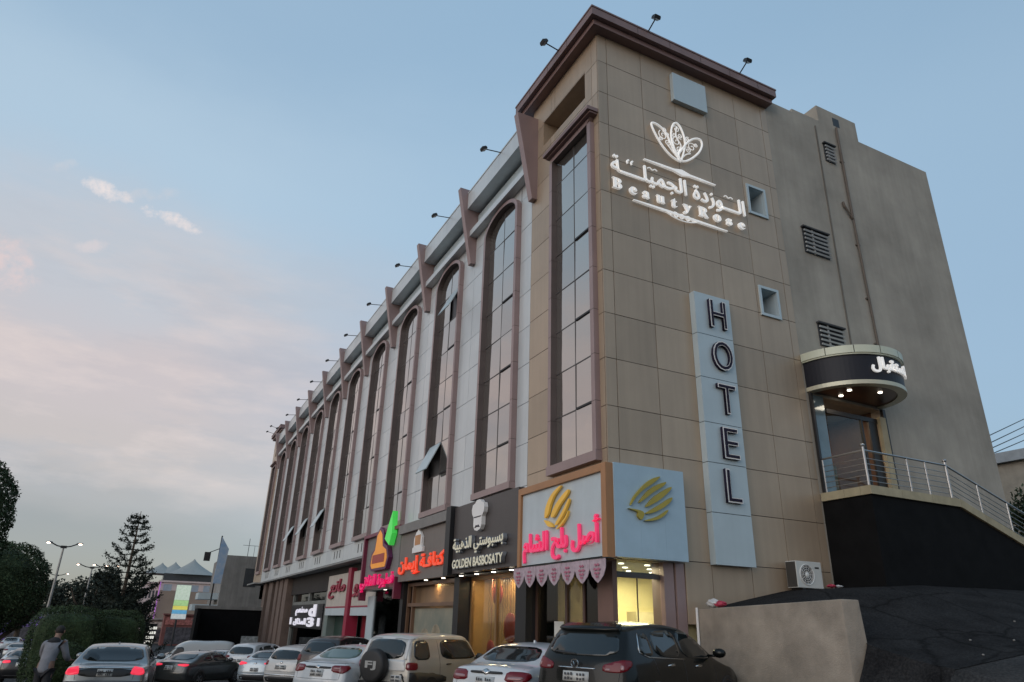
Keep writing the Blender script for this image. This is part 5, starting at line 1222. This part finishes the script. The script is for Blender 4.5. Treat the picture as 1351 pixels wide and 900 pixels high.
out = np.stack([-.296+.008*(1-q[:, 2]), .12+.19-.38*q[:, 0], .92+.22*q[:, 1]], 1); me.vertices.foreach_set('co', out.ravel()); me.materials.clear(); me.materials.append(mat('grey_print', (.36, .36, .35), .6)); me.update()
o = bpy.data.objects.new('lettering', me); COL.objects.link(o); o.parent = sp
mb = MB(); mb.tube([(-.0, .1, 1.0), (-.1, .12, 1.02)], .08, 8); mb.build('wheel_bracket', m_trim, car)
make_car('white sedan with green tinted rear window and split red lamps beside the boxy off-roader', 'car', 'parked_car', S1, wht, (-4.43, 7.36, -.22), rad(48.5), glass=m_cglass2)
S8 = suv(5.1, 1.98, 1.82, .42); S8['ctails'] = [([(-.22, .94), (.20, .94), (.24, 1.0), (.22, 1.15), (-.20, 1.15)], m_tail)]
dk = paint('dark_brown_paint', (.040, .034, .032), .4, .3)
make_car('dark brown SUV with a black roof behind the white sedan with green glass', 'car', 'parked_suv', fixsuv(S8, dk), dk, (-2.68, 15.86, -.52), rad(46))
S9 = suv(4.5, 1.84, 1.66, .40); S9['ctails'] = [([(-.20, .92), (.16, .92), (.22, 1.06), (-.14, 1.08)], m_tail)]; S9['reardec'] += [('emblem', [(-.06, 1.0), (.06, 1.0), (.06, 1.06), (-.06, 1.06)], m_chrome, .02), ('bumper_line', [(-.8, .56), (.8, .56), (.8, .60), (-.8, .60)], m_chrome, .012)]
make_car('cream white crossover with a chrome bumper line left of the dark brown SUV', 'car', 'parked_crossover', fixsuv(S9, wht2), wht2, (-3.52, 18.06, -.77), rad(45))
make_car('pale silver blue sedan with bright red lamps and a chrome bumper line', 'car', 'parked_car', S5, paint('pale_blue_silver', (.40, .46, .50), .3, .3), (-3.85, 22.67, -.98), rad(32), lit=True)
S10 = suv(4.8, 1.88, 1.70, .40); S10['ctails'] = [([(-.40, 1.0), (0, .96), (.26, 1.03), (.22, 1.10), (-.34, 1.10)], m_tail)]
make_car('white SUV with dark lamps parked behind the pale silver blue sedan', 'car', 'parked_suv', fixsuv(S10, wht), wht, (-3.92, 28.7, -1.08), rad(40))
make_car('small light silver car partly hidden behind the dark grey fastback', 'car', 'parked_car', S5, slv, (-5.2, 33.5, -1.40), rad(38), detail=False)
make_car('dark grey fastback with a lit tail lamp driving past the parked cars', 'car', 'driving_car', S4, paint('dark_grey_paint', (.055, .060, .060), .4, .3), (-7.34, 23.6, -1.06), rad(40), lit=True)
make_car('silver square saloon with glowing red tail lamps, driving away at the left', 'car', 'driving_car', S3, paint('dull_silver_paint', (.22, .24, .25), .5, .3), (-9.41, 9.28, -.37), rad(4.9), lit=True)
make_car('small distant white car left of the dark grey fastback', 'car', 'driving_car', sedan(4.5, 1.78, 1.46), wht, (-7.4, 49.8, -2.12), rad(70), detail=False)
# traffic on the far carriageway
SR = sedan(4.6, 1.78, 1.46); SR['ctails'] = [([(-.42, .87), (0, .85), (.15, .88), (.15, .95), (0, .97), (-.38, .97)], m_tail)]
far = [((-13.35, 28.5), .04, paint('black_paint', (.02, .02, .022), .3), True, 'black car with two glowing tail lamps on the far carriageway'),
       ((-15.7, 46), .05, wht, False, 'white car ahead of the black car on the far carriageway'),
       ((-18.2, 66), .05, slv, False, 'silver car far ahead on the far carriageway, below the clipped trees'),
       ((-17.2, 33), .05, slv, True, 'silver car with a lit tail lamp at the left edge'),
       ((-19.0, 54), .05, paint('grey_paint', (.12, .12, .125), .4), False, 'dark grey car far off at the left edge behind the tree trunk'),
       ((-21, 84), .05, wht, False, 'tiny white car at the end of the far carriageway'),
       ((-23.5, 78), .05, slv, False, 'tiny silver car at the far left below the topiary trunk')]
for (x, y), yw, pt, lit, lb in far: make_car(lb, 'car', 'driving_car', SR, pt, (x, y, zg(x, y)), yw, 'traffic on the far carriageway', lit, False)
# white van, seen from its side behind the fastback
t = thing('parked_van', 'white panel van standing sideways in front of the black hoarding', 'van', (-5.2, 40.5, zg(0, 40.5)), rad(176))
SV = dict(z0=.3, rear=[(.3, .05), (.7, 0), (2.0, .08)], front=[(.3, 5.0), (.7, 5.1), (1.0, 5.0), (1.2, 4.7)], top=[(.08, 2.06), (.4, 2.14), (2.0, 2.16), (3.3, 2.12), (3.8, 1.9), (4.3, 1.35), (4.6, 1.1), (4.9, .95)],
    plan=[(0, .9), (.4, .95), (4, .95), (5.1, .78)], tum=[(.2, .96), (.6, 1), (1.1, .99), (2.1, .86)], rglass=[], fglass=[[(-.7, 1.3), (.7, 1.3), (.62, 1.8), (-.62, 1.8)]], sglass=[[(3.2, 1.2), (4.1, 1.2), (3.75, 1.75), (3.2, 1.8)]], tails=[], wr=.35, axles=(1.0, 4.1), mirror=(4.0, 1.1, 1.3))
bpy.data.objects.remove(t)
make_car('white panel van standing sideways in front of the black hoarding', 'van', 'parked_van', SV, paint('van_white', (.40, .43, .44), 0, .4), (-2.6, 41.5, zg(0, 41.5)), rad(-86), detail=False)

# ================================================================== person by the saloon
def skin(name, joints, edges, m, parent, sub=1, root=0):
    me = bpy.data.meshes.new(name); me.from_pydata([j[0] for j in joints], edges, [])
    o = bpy.data.objects.new(name, me); COL.objects.link(o)
    md = o.modifiers.new('s', 'SKIN'); md.use_smooth_shade = True
    for i, j in enumerate(joints):
        sv = me.skin_vertices[0].data[i]; r = j[1]; sv.radius = (r, r) if not isinstance(r, tuple) else r; sv.use_root = i == root
    o.modifiers.new('d', 'SUBSURF').levels = sub
    o.modifiers['d'].render_levels = sub
    bpy.context.view_layer.update()
    me2 = bpy.data.meshes.new_from_object(o.evaluated_get(bpy.context.evaluated_depsgraph_get()))
    o.modifiers.clear(); o.data = me2; me2.name = name; me2.materials.clear(); me2.materials.append(m); o.parent = parent
    me2.polygons.foreach_set('use_smooth', [True]*len(me2.polygons))
    return o
m_skin = mat('skin', (.24, .14, .10), .6)
t = thing('person', 'person in light grey shirt and dark trousers standing beside the silver saloon', 'person', (-10.45, 5.8, zg(0, 5.8)), rad(66))
# local frame: +x is the way the person faces
J = [((0,0,.95),.13), ((.02,0,1.12),.125), ((.07,0,1.30),(.15,.115)), ((.13,0,1.44),(.09,.07)), ((.17,0,1.53),.052), ((.21,0,1.62),.085), ((.23,0,1.70),.088),
     ((0,.10,.90),.095), ((.03,.11,.50),.062), ((-.02,.12,.09),.042), ((.10,.13,.045),.04),
     ((0,-.10,.90),.095), ((-.03,-.11,.50),.062), ((-.09,-.12,.09),.042), ((.03,-.13,.045),.04),
     ((.12,.20,1.40),.062), ((.24,.26,1.16),.045), ((.46,.20,1.10),.033), ((.54,.19,1.10),(.045,.02)),
     ((.12,-.20,1.40),.062), ((.20,-.27,1.16),.045), ((.42,-.22,1.08),.033), ((.50,-.21,1.08),(.045,.02))]
Ed = [(0,1),(1,2),(2,3),(3,4),(4,5),(5,6),(0,7),(7,8),(8,9),(9,10),(0,11),(11,12),(12,13),(13,14),(3,15),(15,16),(16,17),(17,18),(3,19),(19,20),(20,21),(21,22)]
for b, s in ((18, 1), (22, -1)):
    p = Vector(J[b][0])
    for k, (dy, ln) in enumerate(((-.03, .07), (-.01, .085), (.012, .08), (.032, .065))):
        i = len(J); J += [(tuple(p+Vector((.05, dy, 0))), .011), (tuple(p+Vector((.05+ln*.6, dy*1.2, -.005))), .010), (tuple(p+Vector((.05+ln, dy*1.25, -.03))), .008)]; Ed += [(b, i), (i, i+1), (i+1, i+2)]
    i = len(J); J += [(tuple(p+Vector((.0, -s*.045, 0))), .013), (tuple(p+Vector((.04, -s*.075, -.01))), .010)]; Ed += [(b, i), (i, i+1)]
skin('body', J, Ed, m_skin, t, 2)
def cl(js, grow): return [(p, (tuple(q+grow for q in r) if isinstance(r, tuple) else r+grow)) for p, r in js]
sh = cl([((-.01,0,.80),.15),((0,0,.95),.14),((.02,0,1.12),.135),((.07,0,1.30),(.165,.125)),((.13,0,1.44),(.10,.08)),((.12,.20,1.40),.072),((.24,.26,1.16),.056),((.42,.21,1.11),.046),((.12,-.20,1.40),.072),((.20,-.27,1.16),.056),((.38,-.23,1.09),.046)], .012)
skin('shirt', sh, [(0,1),(1,2),(2,3),(3,4),(4,5),(5,6),(6,7),(4,8),(8,9),(9,10)], mat('light_grey_cotton', (.22, .225, .25), .9, 0, .2, 5), t, 2)
skin('scarf', cl([((.05,0,1.36),(.17,.13)),((.12,0,1.46),(.13,.10)),((.16,0,1.52),.07)], .014), [(0,1),(1,2)], mat('black_cloth', (.015, .015, .018), .9), t, 2)
skin('trousers', cl([((0,0,.94),.118),((0,.085,.86),.088),((.03,.11,.50),.072),((-.02,.12,.12),.062),((0,-.085,.86),.088),((-.03,-.11,.50),.072),((-.09,-.12,.12),.062)], .012), [(0,1),(1,2),(2,3),(0,4),(4,5),(5,6)], mat('dark_trousers', (.022, .022, .026), .9), t, 2)
mb = MB(); mb.ball((.215, 0, 1.675), .10, .092, .10, 16, 10); mb.v = [v for v in mb.v]; mb.build('hair', mat('dark_hair', (.02, .017, .015), .8), t, smooth=True)
mb = MB()
for s in (-1, 1): mb.ball((.30, s*.033, 1.665), .012, .014, .009, 8, 6)
mb.build('eyes', m_whiteedge, t); 
mb = MB(); mb.ball((.318, 0, 1.635), .018, .014, .022, 8, 6); mb.ball((.30, 0, 1.59), .012, .028, .008, 8, 6)
for s in (-1, 1): mb.ball((.215, s*.095, 1.65), .022, .012, .032, 8, 6)
mb.build('face_features', m_skin, t, smooth=True)
mb = MB()
for x, y in ((.05, .125), (-.02, -.125)): mb.ball((x, y, .05), .14, .055, .05, 12, 8)
mb.build('shoes', m_dark, t, smooth=True)

# ================================================================== vegetation
def leafmat(name, c, var=.35):
    m = mat(name, c, .7, 0, var, 2.5, spec=.2); return m
m_leaf = leafmat('clipped_leaves', (.045, .068, .030)); m_leaf2 = leafmat('hedge_leaves', (.042, .068, .028)); m_conif = leafmat('conifer_needles', (.028, .038, .028)); m_far = leafmat('far_leaves', (.045, .058, .045))
m_bark = mat('bark', (.10, .075, .055), .95, 0, .25, 6, bump=.8, bscale=30)
def leaves(mb, pts, nrm, size, jit=.8):
    """small pointed leaf faces at given points"""
    for p, n_ in zip(pts, nrm):
        d = Vector(n_) + Vector(rng.normal(0, jit, 3)); d.normalize()
        a = d.orthogonal().normalized(); a = Matrix.Rotation(rng.uniform(0, 6.28), 3, d) @ a; b = d.cross(a); s = size*rng.uniform(.6, 1.3); p = Vector(p)
        mb.add([p-a*s, p+b*s*.45, p+a*s, p-b*s*.45], [(0,1,2,3)])
def lump(u, seed, amp=.09):
    return 1+amp*(math.sin(3.1*u[0]+seed)+math.sin(4.3*u[1]+seed*1.7)+math.sin(5.2*u[2]+seed*.6))/1.5
def blob_crown(mb, c, rx, ry, rz, n, size, seed, p=2., shell=.22, amp=.05):
    """leaf cloud filling the outer layer of a clipped, slightly lumpy body (p > 2 makes it boxier)"""
    P, NN = [], []
    for _ in range(n):
        u = rng.normal(0, 1, 3); u /= np.linalg.norm(u)
        k = (abs(u[0])**p+abs(u[1])**p+abs(u[2])**p)**(-1/p)
        r = k*lump(u*3, seed, amp)*(1-shell*rng.random()**1.6+.05*rng.random()**3)
        P.append((c[0]+rx*r*u[0], c[1]+ry*r*u[1], c[2]+rz*r*u[2])); NN.append((u[0]/rx, u[1]/ry, u[2]/rz))
    NN = [Vector(v).normalized() for v in NN]; leaves(mb, P, NN, size)
    vs = []; nu, nv = 24, 14   # solid core added inside to block light between the leaves
    for j in range(nv+1):
        for i in range(nu):
            a, b = 2*math.pi*i/nu, math.pi*j/nv; u = np.array([math.sin(b)*math.cos(a), math.sin(b)*math.sin(a), math.cos(b)])
            k = (abs(u[0])**p+abs(u[1])**p+abs(u[2])**p)**(-1/p)*lump(u*3, seed, amp)*.83
            vs.append((c[0]+rx*k*u[0], c[1]+ry*k*u[1], c[2]+rz*k*u[2]))
    mb.add(vs, [(j*nu+i, (j+1)*nu+i, (j+1)*nu+(i+1) % nu, j*nu+(i+1) % nu) for j in range(nv) for i in range(nu)])
t = thing('topiary_tree', 'tall clipped dark tree cut off by the left edge, upper of the two topiary crowns', 'tree', (-12.35, 1.9, zg(0, 2)))
mb = MB(); blob_crown(mb, (.12, 0, 3.28), 1.02, 1.0, 1.10, 24000, .030, 1, 2.6, .14, .03); mb.build('crown', m_leaf, t, fix=False)
mb = MB(); mb.tube([(0, 0, -.1), (.03, 0, 1.2), (-.03, .02, 2.9)], [.12, .10, .08], 10); mb.build('trunk', m_bark, t)
t = thing('topiary_tree', 'clipped round dark tree on a bare forked trunk left of the street lamp', 'tree', (-12.0, 8.8, zg(0, 9)))
mb = MB(); blob_crown(mb, (-.50, 0, 2.72), 1.40, 1.3, 1.08, 30000, .033, 2, 2.5, .14, .03); mb.build('crown', m_leaf, t, fix=False)
mb = MB(); mb.tube([(-.5, 0, -.1), (-.45, 0, .7), (-.1, 0, 1.5), (.2, .1, 2.3)], [.11, .09, .07, .05], 10); mb.tube([(-.45, 0, .7), (-.8, .1, 1.4), (-.9, 0, 2.2)], [.08, .06, .04], 8); mb.tube([(-.2, 0, 1.2), (.4, -.1, 1.75), (.75, 0, 2.2)], [.06, .05, .03], 8); mb.build('trunk', m_bark, t)
for x, y, rx, ry, rz, lb in ((-11.45, 23.2, 1.35, 1.3, 1.52, 'dark clipped hedge block, left one of the long pair behind the silver saloon'), (-9.72, 24.3, 1.15, 1.2, 1.50, 'dark clipped hedge block, right one of the long pair behind the silver saloon')):
    t = thing('hedge', lb, 'hedge', (x, y, zg(0, y)), 0, 'clipped hedges on the median')
    mb = MB(); blob_crown(mb, (0, 0, rz), rx, ry, rz, 24000, .036, x, 4.5, .10, .02); mb.build('foliage', m_leaf2, t, fix=False)
t = thing('hedge', 'low round clipped bush beside the person at the left', 'hedge', (-11.05, 17.4, zg(0, 17.4)), 0, 'clipped hedges on the median')
mb = MB(); blob_crown(mb, (0, 0, .80), .80, .8, .81, 16000, .032, 5, 2.8, .12, .03); mb.build('foliage', m_leaf2, t, fix=False)
# araucaria with whorled, upturned branches
t = thing('conifer_tree', 'tall spiky conifer with bare whorled branch tips and a dense dark skirt', 'tree', (-10.3, 47, zg(0, 47)))
mb = MB(); mb.tube([(0, 0, 0), (.05, 0, 6), (.0, 0, 11.15)], [.22, .13, .02], 8); tr = mb.build('trunk', m_bark, t)
mb = MB(); lp, ln_ = [], []
z = 1.2; k = 0
while z < 11.0:
    f = (11.1-z)/9.9; R_ = .16 + 2.7*f**.72
    if z < 4: R_ *= .95
    nb = 8 if z < 7.5 else 5
    for b in range(nb):
        if z > 4 and rng.random() < .12: continue
        a = 2*math.pi*b/nb + k*.7 + rng.normal(0, .15); Rb = R_*rng.uniform(.7, 1.35)
        pts = [(0, 0, z), (Rb*.5*math.cos(a), Rb*.5*math.sin(a), z-.03*Rb), (Rb*.85*math.cos(a), Rb*.85*math.sin(a), z+.10*Rb), (Rb*math.cos(a), Rb*math.sin(a), z+.24*Rb)]
        mb.tube(pts, [.035, .028, .02, .012], 4, cap=False)
        q = [Vector(p) for p in pts]
        dens = 44 if z < 6 else 24
        for s in np.linspace(.25 if z < 6 else .4, 1.04, dens):
            i = min(2, int(s*3)); p = q[i].lerp(q[i+1], min(1.1, s*3-i))
            clump = .10 if z < 4.5 else (.05 if (int(s*9)+b) % 2 else .11)
            for _ in range(5 if z < 6.5 else 3):
                lp.append(p + Vector(rng.normal(0, clump, 3))); ln_.append((0, 0, 1))
    z += rng.uniform(.28, .40) if z < 5 else rng.uniform(.36, .52); k += 1
leaves(mb, lp, ln_, .085, 1.2)
blob_crown(mb, (0, 0, 3.5), 1.75, 1.7, 2.3, 5200, .10, 4, 2., .55, .2)
mb.build('crown', m_conif, t, fix=False)
def bushy(name, lb, loc, h, r, n, size, m, seed, group='trees beyond the road'):
    t = thing(name, lb, 'tree', loc, 0, group)
    mb = MB(); mb.tube([(0, 0, 0), (.1, 0, h*.35), (0, .1, h*.6)], [r*.10, r*.07, r*.03], 7); 
    rr_ = random.Random(seed)
    for k in range(5):
        a = k*1.3+seed; mb.tube([(0, 0, h*.35), (r*.5*math.cos(a), r*.5*math.sin(a), h*.55), (r*.75*math.cos(a), r*.75*math.sin(a), h*.72)], [r*.05, r*.03, .02], 5)
    mb.build('trunk', m_bark, t)
    mb = MB()
    for k in range(11):
        a = rr_.uniform(0, 6.28); q = rr_.uniform(.1, .75)*r; zz = h*rr_.uniform(.42, .88); s = r*rr_.uniform(.28, .48)
        P, NN = [], []
        for _ in range(n//11):
            u = rng.normal(0, 1, 3); u /= np.linalg.norm(u); d = s*(rng.random()**.45)
            P.append((q*math.cos(a)+u[0]*d, q*math.sin(a)+u[1]*d, zz+u[2]*d*.8)); NN.append(Vector(u))
        leaves(mb, P, NN, size)
    mb.build('crown', m, t, fix=False)
for k, (x, y, h, r, lb) in enumerate([(-17.6, 86, 8.0, 3.6, 'dark bushy tree left of the pair of lit street lamps'), (-14.2, 84, 9.6, 3.4, 'tallest dark bushy tree behind the pair of lit street lamps'), (-11.6, 90, 8.2, 3.2, 'dark bushy tree just left of the spiky conifer'), (-21.5, 92, 7.2, 3.6, 'dark bushy tree behind the round topiary crown')]):
    bushy('broadleaf_tree', lb, (x, y, zg(x, y)), h, r, 4200, .20, m_far, k)
for k, (x, y, h, r, lb) in enumerate([(23.6, 7.5, 9.4, 2.6, 'dark dense tree at the right edge beside the rendered wall'), (26.6, 4.2, 8.6, 2.8, 'dark tree cut off by the right edge below the wires')]):
    bushy('broadleaf_tree', lb, (x, y, 1.2), h-1.2, r, 6000, .12, m_leaf, 20+k, 'trees beyond the stairs')

# ================================================================== street lamps
m_lampglow = emis('street_lamp_glow', (1, .72, .55), 14); m_pole = mat('galvanised_pole', (.30, .30, .29), .5, .5, .08)
for k, (x, y, h, a, lb) in enumerate([(-15.6, 56.7, 9.15, 1.0, 'tall two armed street lamp with lit heads above the clipped trees'), (-14.75, 82, 9.0, 1.3, 'two armed lit street lamp, left one of the pair near the conifer'), (-13.9, 92, 9.6, 1.2, 'two armed lit street lamp, right one of the pair near the conifer'), (-21.2, 116, 9.4, 1.2, 'small far two armed street lamp beside the topiary crown')]):
    z0 = zg(x, y); t = thing('street_lamp', lb, 'street lamp', (x, y, z0), 0, 'two armed street lamps along the road')
    mb = MB(); mb.tube([(0, 0, 0), (0, 0, h-.15)], [.13, .07], 8); mb.build('pole', m_pole, t)
    mb = MB(); mb.tube([(-a, 0, h+.22), (-a*.5, 0, h-.02), (0, 0, h-.12), (a*.5, 0, h-.02), (a, 0, h+.22)], .05, 6); mb.box(-.22, .22, -.1, .1, h-.2, h+.0); mb.build('arm', m_dark, t)
    for s in (-1, 1):
        mb = MB(); mb.ball((s*(a+.1), 0, h+.24), .26, .13, .07, 12, 6); hd = mb.build('lamp_head', m_pole, t)
        mb = MB(); mb.ball((s*(a+.14), -.03, h+.17), .13, .10, .05, 12, 6); mb.build('bulb', m_lampglow, hd)

# ================================================================== far buildings
m_tan = mat('tan_facade', (.30, .22, .17), .8, 0, .08, .4); m_rosef = mat('rose_facade', (.62, .49, .46), .8, 0, .08, .4); m_tent = mat('tent_fabric', (.30, .31, .295), .8, 0, .05); m_win = mat('far_window', (.05, .055, .06), .2)
t = thing('tent_roof_hotel', 'distant rose coloured hotel with three pointed white tent roofs', 'building', (-2, 157, zg(0, 157)))
z0 = zg(0, 157); HB = 10.6
mb = MB(); mb.box(-4.2, 7.0, 0, 14, 0, HB); mb.box(-7.8, -4.2, .6, 30, 0, HB-.4); mb.box(-4.6, 7.2, -.3, 14, HB, HB+.35); mb.box(-8.1, -4.6, .3, 30, HB-.4, HB-.05); mb.build('wall', m_rosef, t)
mb = MB(); mb.box(-4.18, 6.8, -.02, 0, 1.5, 9.0); mb.build('tan_panel', m_tan, t)
mb = MB(); mb.box(-4.0, 6.8, .2, 12, HB+.35, HB+1.8); mb.build('roof_terrace', m_win, t)
for k in range(5):
    for f in range(3):
        mb = MB(); mb.box(-7.3+k*.62, -6.95+k*.62, .56, .62, 2.2+f*2.6, 3.7+f*2.6); mb.build('window', m_win, t)
for k in range(4):
    mb = MB(); mb.box(-3.6+k*2.6, -2.0+k*2.6, -.03, .02, 8.9, 10.2); mb.build('window', mat('pale_window', (.36, .4, .45), .3) if k == 0 else bpy.data.materials['pale_window'], t)
for cx, hh in ((-4.6, 2.9), (-2.0, 3.3), (1.7, 4.3)):
    mb = MB(); n = 20; R0 = 4.4 if cx > 0 else 3.2; z1 = HB+1.75
    vs = []; rows = 7
    for j in range(rows+1):
        s = j/rows; rr_ = R0*(1-s)**1.35; zz = z1+hh*.85*s
        for i in range(n):
            a = 2*math.pi*i/n; p = (abs(math.cos(a))**4+abs(math.sin(a))**4)**(-.25*(1-s)); vs.append((cx+rr_*p*math.cos(a)*1.25, 6+rr_*p*math.sin(a)*1.5, zz))
    mb.add(vs, [(j*n+i, j*n+(i+1) % n, (j+1)*n+(i+1) % n, (j+1)*n+i) for j in range(rows) for i in range(n)]); mb.build('tent_roof', m_tent, t, smooth=True)
mb = MB(); mb.box(-4.35, -4.2, -.45, -.35, 0, HB); mb.build('neon_strip', mat('violet_neon', (.3, .1, .4), .4, emit=(.55, .18, .75), es=.55), t)
# big lit billboard
t = thing('billboard', 'tall tilted lit billboard with pale green, yellow and blue print', 'billboard', (-3.75, 107, zg(0, 107)))
mb = MB(); mb.tube([(-.2, .1, 0), (-.2, .1, 4)], .14, 8); mb.build('post', m_dark, t)
mb = MB(); mb.box(-1.05, 1.05, -.05, .15, 3.6, 8.5); mb.build('cabinet', m_steel, t)
for z1, z2, c, e in ((6.3, 8.4, (.62, .72, .58), .62), (5.5, 6.28, (.45, .70, .30), .6), (4.95, 5.48, (.85, .75, .15), .6), (4.4, 4.93, (.15, .45, .70), .55), (3.7, 4.38, (.65, .68, .66), .55)):
    mb = MB(); mb.box(-1.0, 1.0, -.07, -.052, z1, z2); mb.build('print_panel', mat('billboard_print', c, .5, 0, .15, 3, emit=c, es=e*.7), t)
# concrete building behind the hotel's far end, black hoarding in front
t = thing('concrete_building', 'plain grey brown concrete building at the far end of the hotel', 'building', (-1, 66.5, zg(0, 66)))
mb = MB(); mb.box(-1.1, 7, 0, 14, 0, 10.0); mb.box(-1.3, 7, -.6, 0, 4.4, 4.75); mb.build('wall', m_conc, t)
mb = MB(); mb.box(1.0, 2.2, -.03, .0, 7.0, 8.8); mb.build('window', m_win, t)
mb = MB(); mb.tube([(1.0, .3, 10), (1.0, .3, 11.8)], .03, 5); mb.tube([(.4, .3, 11.1), (2.2, .3, 11.1)], .02, 5); mb.tube([(1.6, .3, 10), (1.6, .3, 11.1)], .02, 5); mb.build('aerial', m_dark, t)
mb = MB(); mb.box(-3.4, -1.1, .3, 5, 4.6, 5.2); mb.box(-3.0, -1.1, .8, 5, 5.7, 6.3); mb.build('balcony_slab', m_pale, t)
t = thing('hanging_banner_sign', 'narrow blue and white banner sign projecting beside the concrete building', 'sign', (-2.7, 62, zg(0, 62)))
mb = MB(); mb.prism([(-.55, 7.0), (.15, 7.0), (.35, 10.2), (-.45, 11.3)], 1, -.12, .12); mb.build('panel', mat('banner_blue', (.12, .22, .36), .5, 0, .5, 1.5, c2=(.4, .45, .5)), t)
mb = MB(); mb.tube([(-.45, 0, 0), (-.45, 0, 11.4)], .07, 6); mb.tube([(-.45, 0, 10.2), (-1.5, 0, 9.7)], .04, 5); mb.box(-1.75, -1.2, -.2, .2, 9.0, 9.8); mb.build('bracket', m_dark, t)
t = thing('black_hoarding', 'large black hoarding with a grey top rail at the far end of the parking', 'hoarding', (-2, 53, zg(0, 53)))
mb = MB(); mb.box(-2.65, 3.2, 0, .3, 0, 4.6); mb.box(-2.9, -2.65, -3, .3, 0, 4.6); mb.build('panel', m_blackwall, t)
mb = MB(); mb.box(-2.95, 3.2, -.1, .35, 4.601, 4.86); mb.build('top_rail', m_conc, t)
t = thing('information_board', 'small pale board standing before the black hoarding', 'board', (-1.2, 46, zg(0, 46)))
mb = MB(); mb.box(-.6, .6, -.04, .04, 1.5, 2.6); mb.build('panel', mat('pale_board_print', (.26, .29, .30), .5, 0, .35, 5), t); mb = MB(); mb.box(-.05, .05, .041, .1, 0, 2.4); mb.build('post', m_dark, t)
t = thing('letter_totem', 'black leaning totem with rows of white lit characters above the traffic', 'sign', (-8.1, 47, zg(0, 47)))
mb = MB(); mb.prism([(-.42, .6), (.30, .6), (.52, 3.35), (-.20, 3.35)], 1, -.08, .08); mb.build('board', m_dark, t)
mb = MB()
for k in range(8):
    o_ = .06*k
    for j in range(4): mb.box(-.34+o_*.8+j*.14, -.24+o_*.8+j*.14+.02*((j+k) % 2), -.10, -.081, .8+k*.31, .98+k*.31)
mb.build('characters', emis('totem_glow', (.9, .88, .8), .8), t)
mb = MB(); mb.box(-.1, .1, -.05, .05, 0, .6); mb.build('post', m_dark, t)
# low shops between
for k, (x, y, w_, h_, c, lb) in enumerate([(-3.0, 110, 5.0, 4.2, (.20, .07, .06), 'low dark red shop below the billboard'), (-6.6, 118, 3.6, 3.4, (.26, .21, .19), 'low pale shop left of the billboard'), (-3.3, 60, 1.6, 3.6, (.085, .04, .03), 'narrow brown kiosk left of the black hoarding'), (-14.5, 135, 9, 4.5, (.30, .27, .25), 'pale flat roofed house behind the conifer'), (-24, 125, 7, 3.2, (.18, .12, .34), 'low violet lit stall beyond the topiary trunk')]):
    t = thing('low_shop', lb, 'building', (x, y, zg(x, y)))
    mb = MB(); mb.box(-w_/2, w_/2, 0, 6, 0, h_); mb.box(-w_/2-.15, w_/2+.15, -.3, 6, h_, h_+.2); mb.build('wall', mat('shop_wall', c, .8, 0, .2, 1), t)
    mb = MB(); mb.box(-w_*.4, w_*.4, -.04, .0, .2, h_*.6); mb.build('shop_window', mat('shop_window_dim', (.10, .09, .10), .3, 0, .5, 2), t)
    mb = MB(); mb.box(-w_*.45, w_*.45, -.12, -.02, h_*.68, h_*.92); mb.build('fascia', mat('shop_fascia', tuple(min(.6, q*1.8) for q in c), .5, 0, .5, 3, emit=c, es=.12), t)
t = thing('far_flat_roofed_house', 'grey flat roofed house far off at the right edge beneath the wires', 'building', (46, 12, 6))
mb = MB(); mb.box(-2.2, 14, -6, 6, 0, 7.4); mb.build('wall', mat('house_wall', (.30, .27, .22), .8), t); mb = MB(); mb.box(-2.6, 14.4, -6.4, 6.4, 7.401, 8.1); mb.build('roof', mat('house_roof', (.30, .33, .35), .6), t)
mb = MB(); mb.tube([(-.6, 0, 8.1), (-.6, 0, 9.0)], .06, 6); mb.build('vent', m_dark, t)
WIRE = [((18.18, 2.61, 7.99), (53.78, 13.88, 18.06)), ((18.21, 2.57, 8.19), (53.81, 13.79, 18.68)), ((18.22, 2.53, 8.39), (53.87, 13.66, 19.34)), ((18.24, 2.5, 8.68), (53.94, 13.49, 19.95))]
for k in range(4):
    a, b = WIRE[k]; a = Vector(a); b = Vector(b); mb = MB()
    pts = [a.lerp(b, q) for q in np.linspace(0, 1, 6)]
    mb.tube(pts, .022, 5); tag(mb.build('overhead_wire', m_dark), '%s of the four overhead wires at the right edge' % ['lowest', 'second lowest', 'second highest', 'highest'][k], 'wire', 'overhead wires')
far_hill = MB()
hx = list(np.linspace(-420, 200, 60)); 
far_hill.add([(x, 520, zg(x, 520)-1) for x in hx]+[(x, 600, 6+7*math.sin(x*.011+1)+4*math.sin(x*.037)) for x in hx]+[(x, 800, -5) for x in hx], [(j*60+i, j*60+i+1, (j+1)*60+i+1, (j+1)*60+i) for j in range(2) for i in range(59)])
tag(far_hill.build('hills', mat('far_hillside', (.10, .105, .10), .9), smooth=True), kind='structure')

# ------------------------------------------------------------------ put each thing's origin at its own base
bpy.context.view_layer.update()
def desc(o):
    for c in [x for x in bpy.data.objects if x.parent == o]:
        yield c; yield from desc(c)
for o in [x for x in bpy.data.objects if x.type == 'EMPTY' and x.parent is None and x.location.length < 1e-6]:
    pts = [c.matrix_world @ Vector(b) for c in desc(o) if c.type == 'MESH' for b in c.bound_box]
    if not pts: continue
    lo = Vector([min(p[i] for p in pts) for i in range(3)]); hi = Vector([max(p[i] for p in pts) for i in range(3)])
    base = Vector(((lo.x+hi.x)/2, (lo.y+hi.y)/2, lo.z)); o.location = base
    for c in [x for x in bpy.data.objects if x.parent == o]: c.location -= base
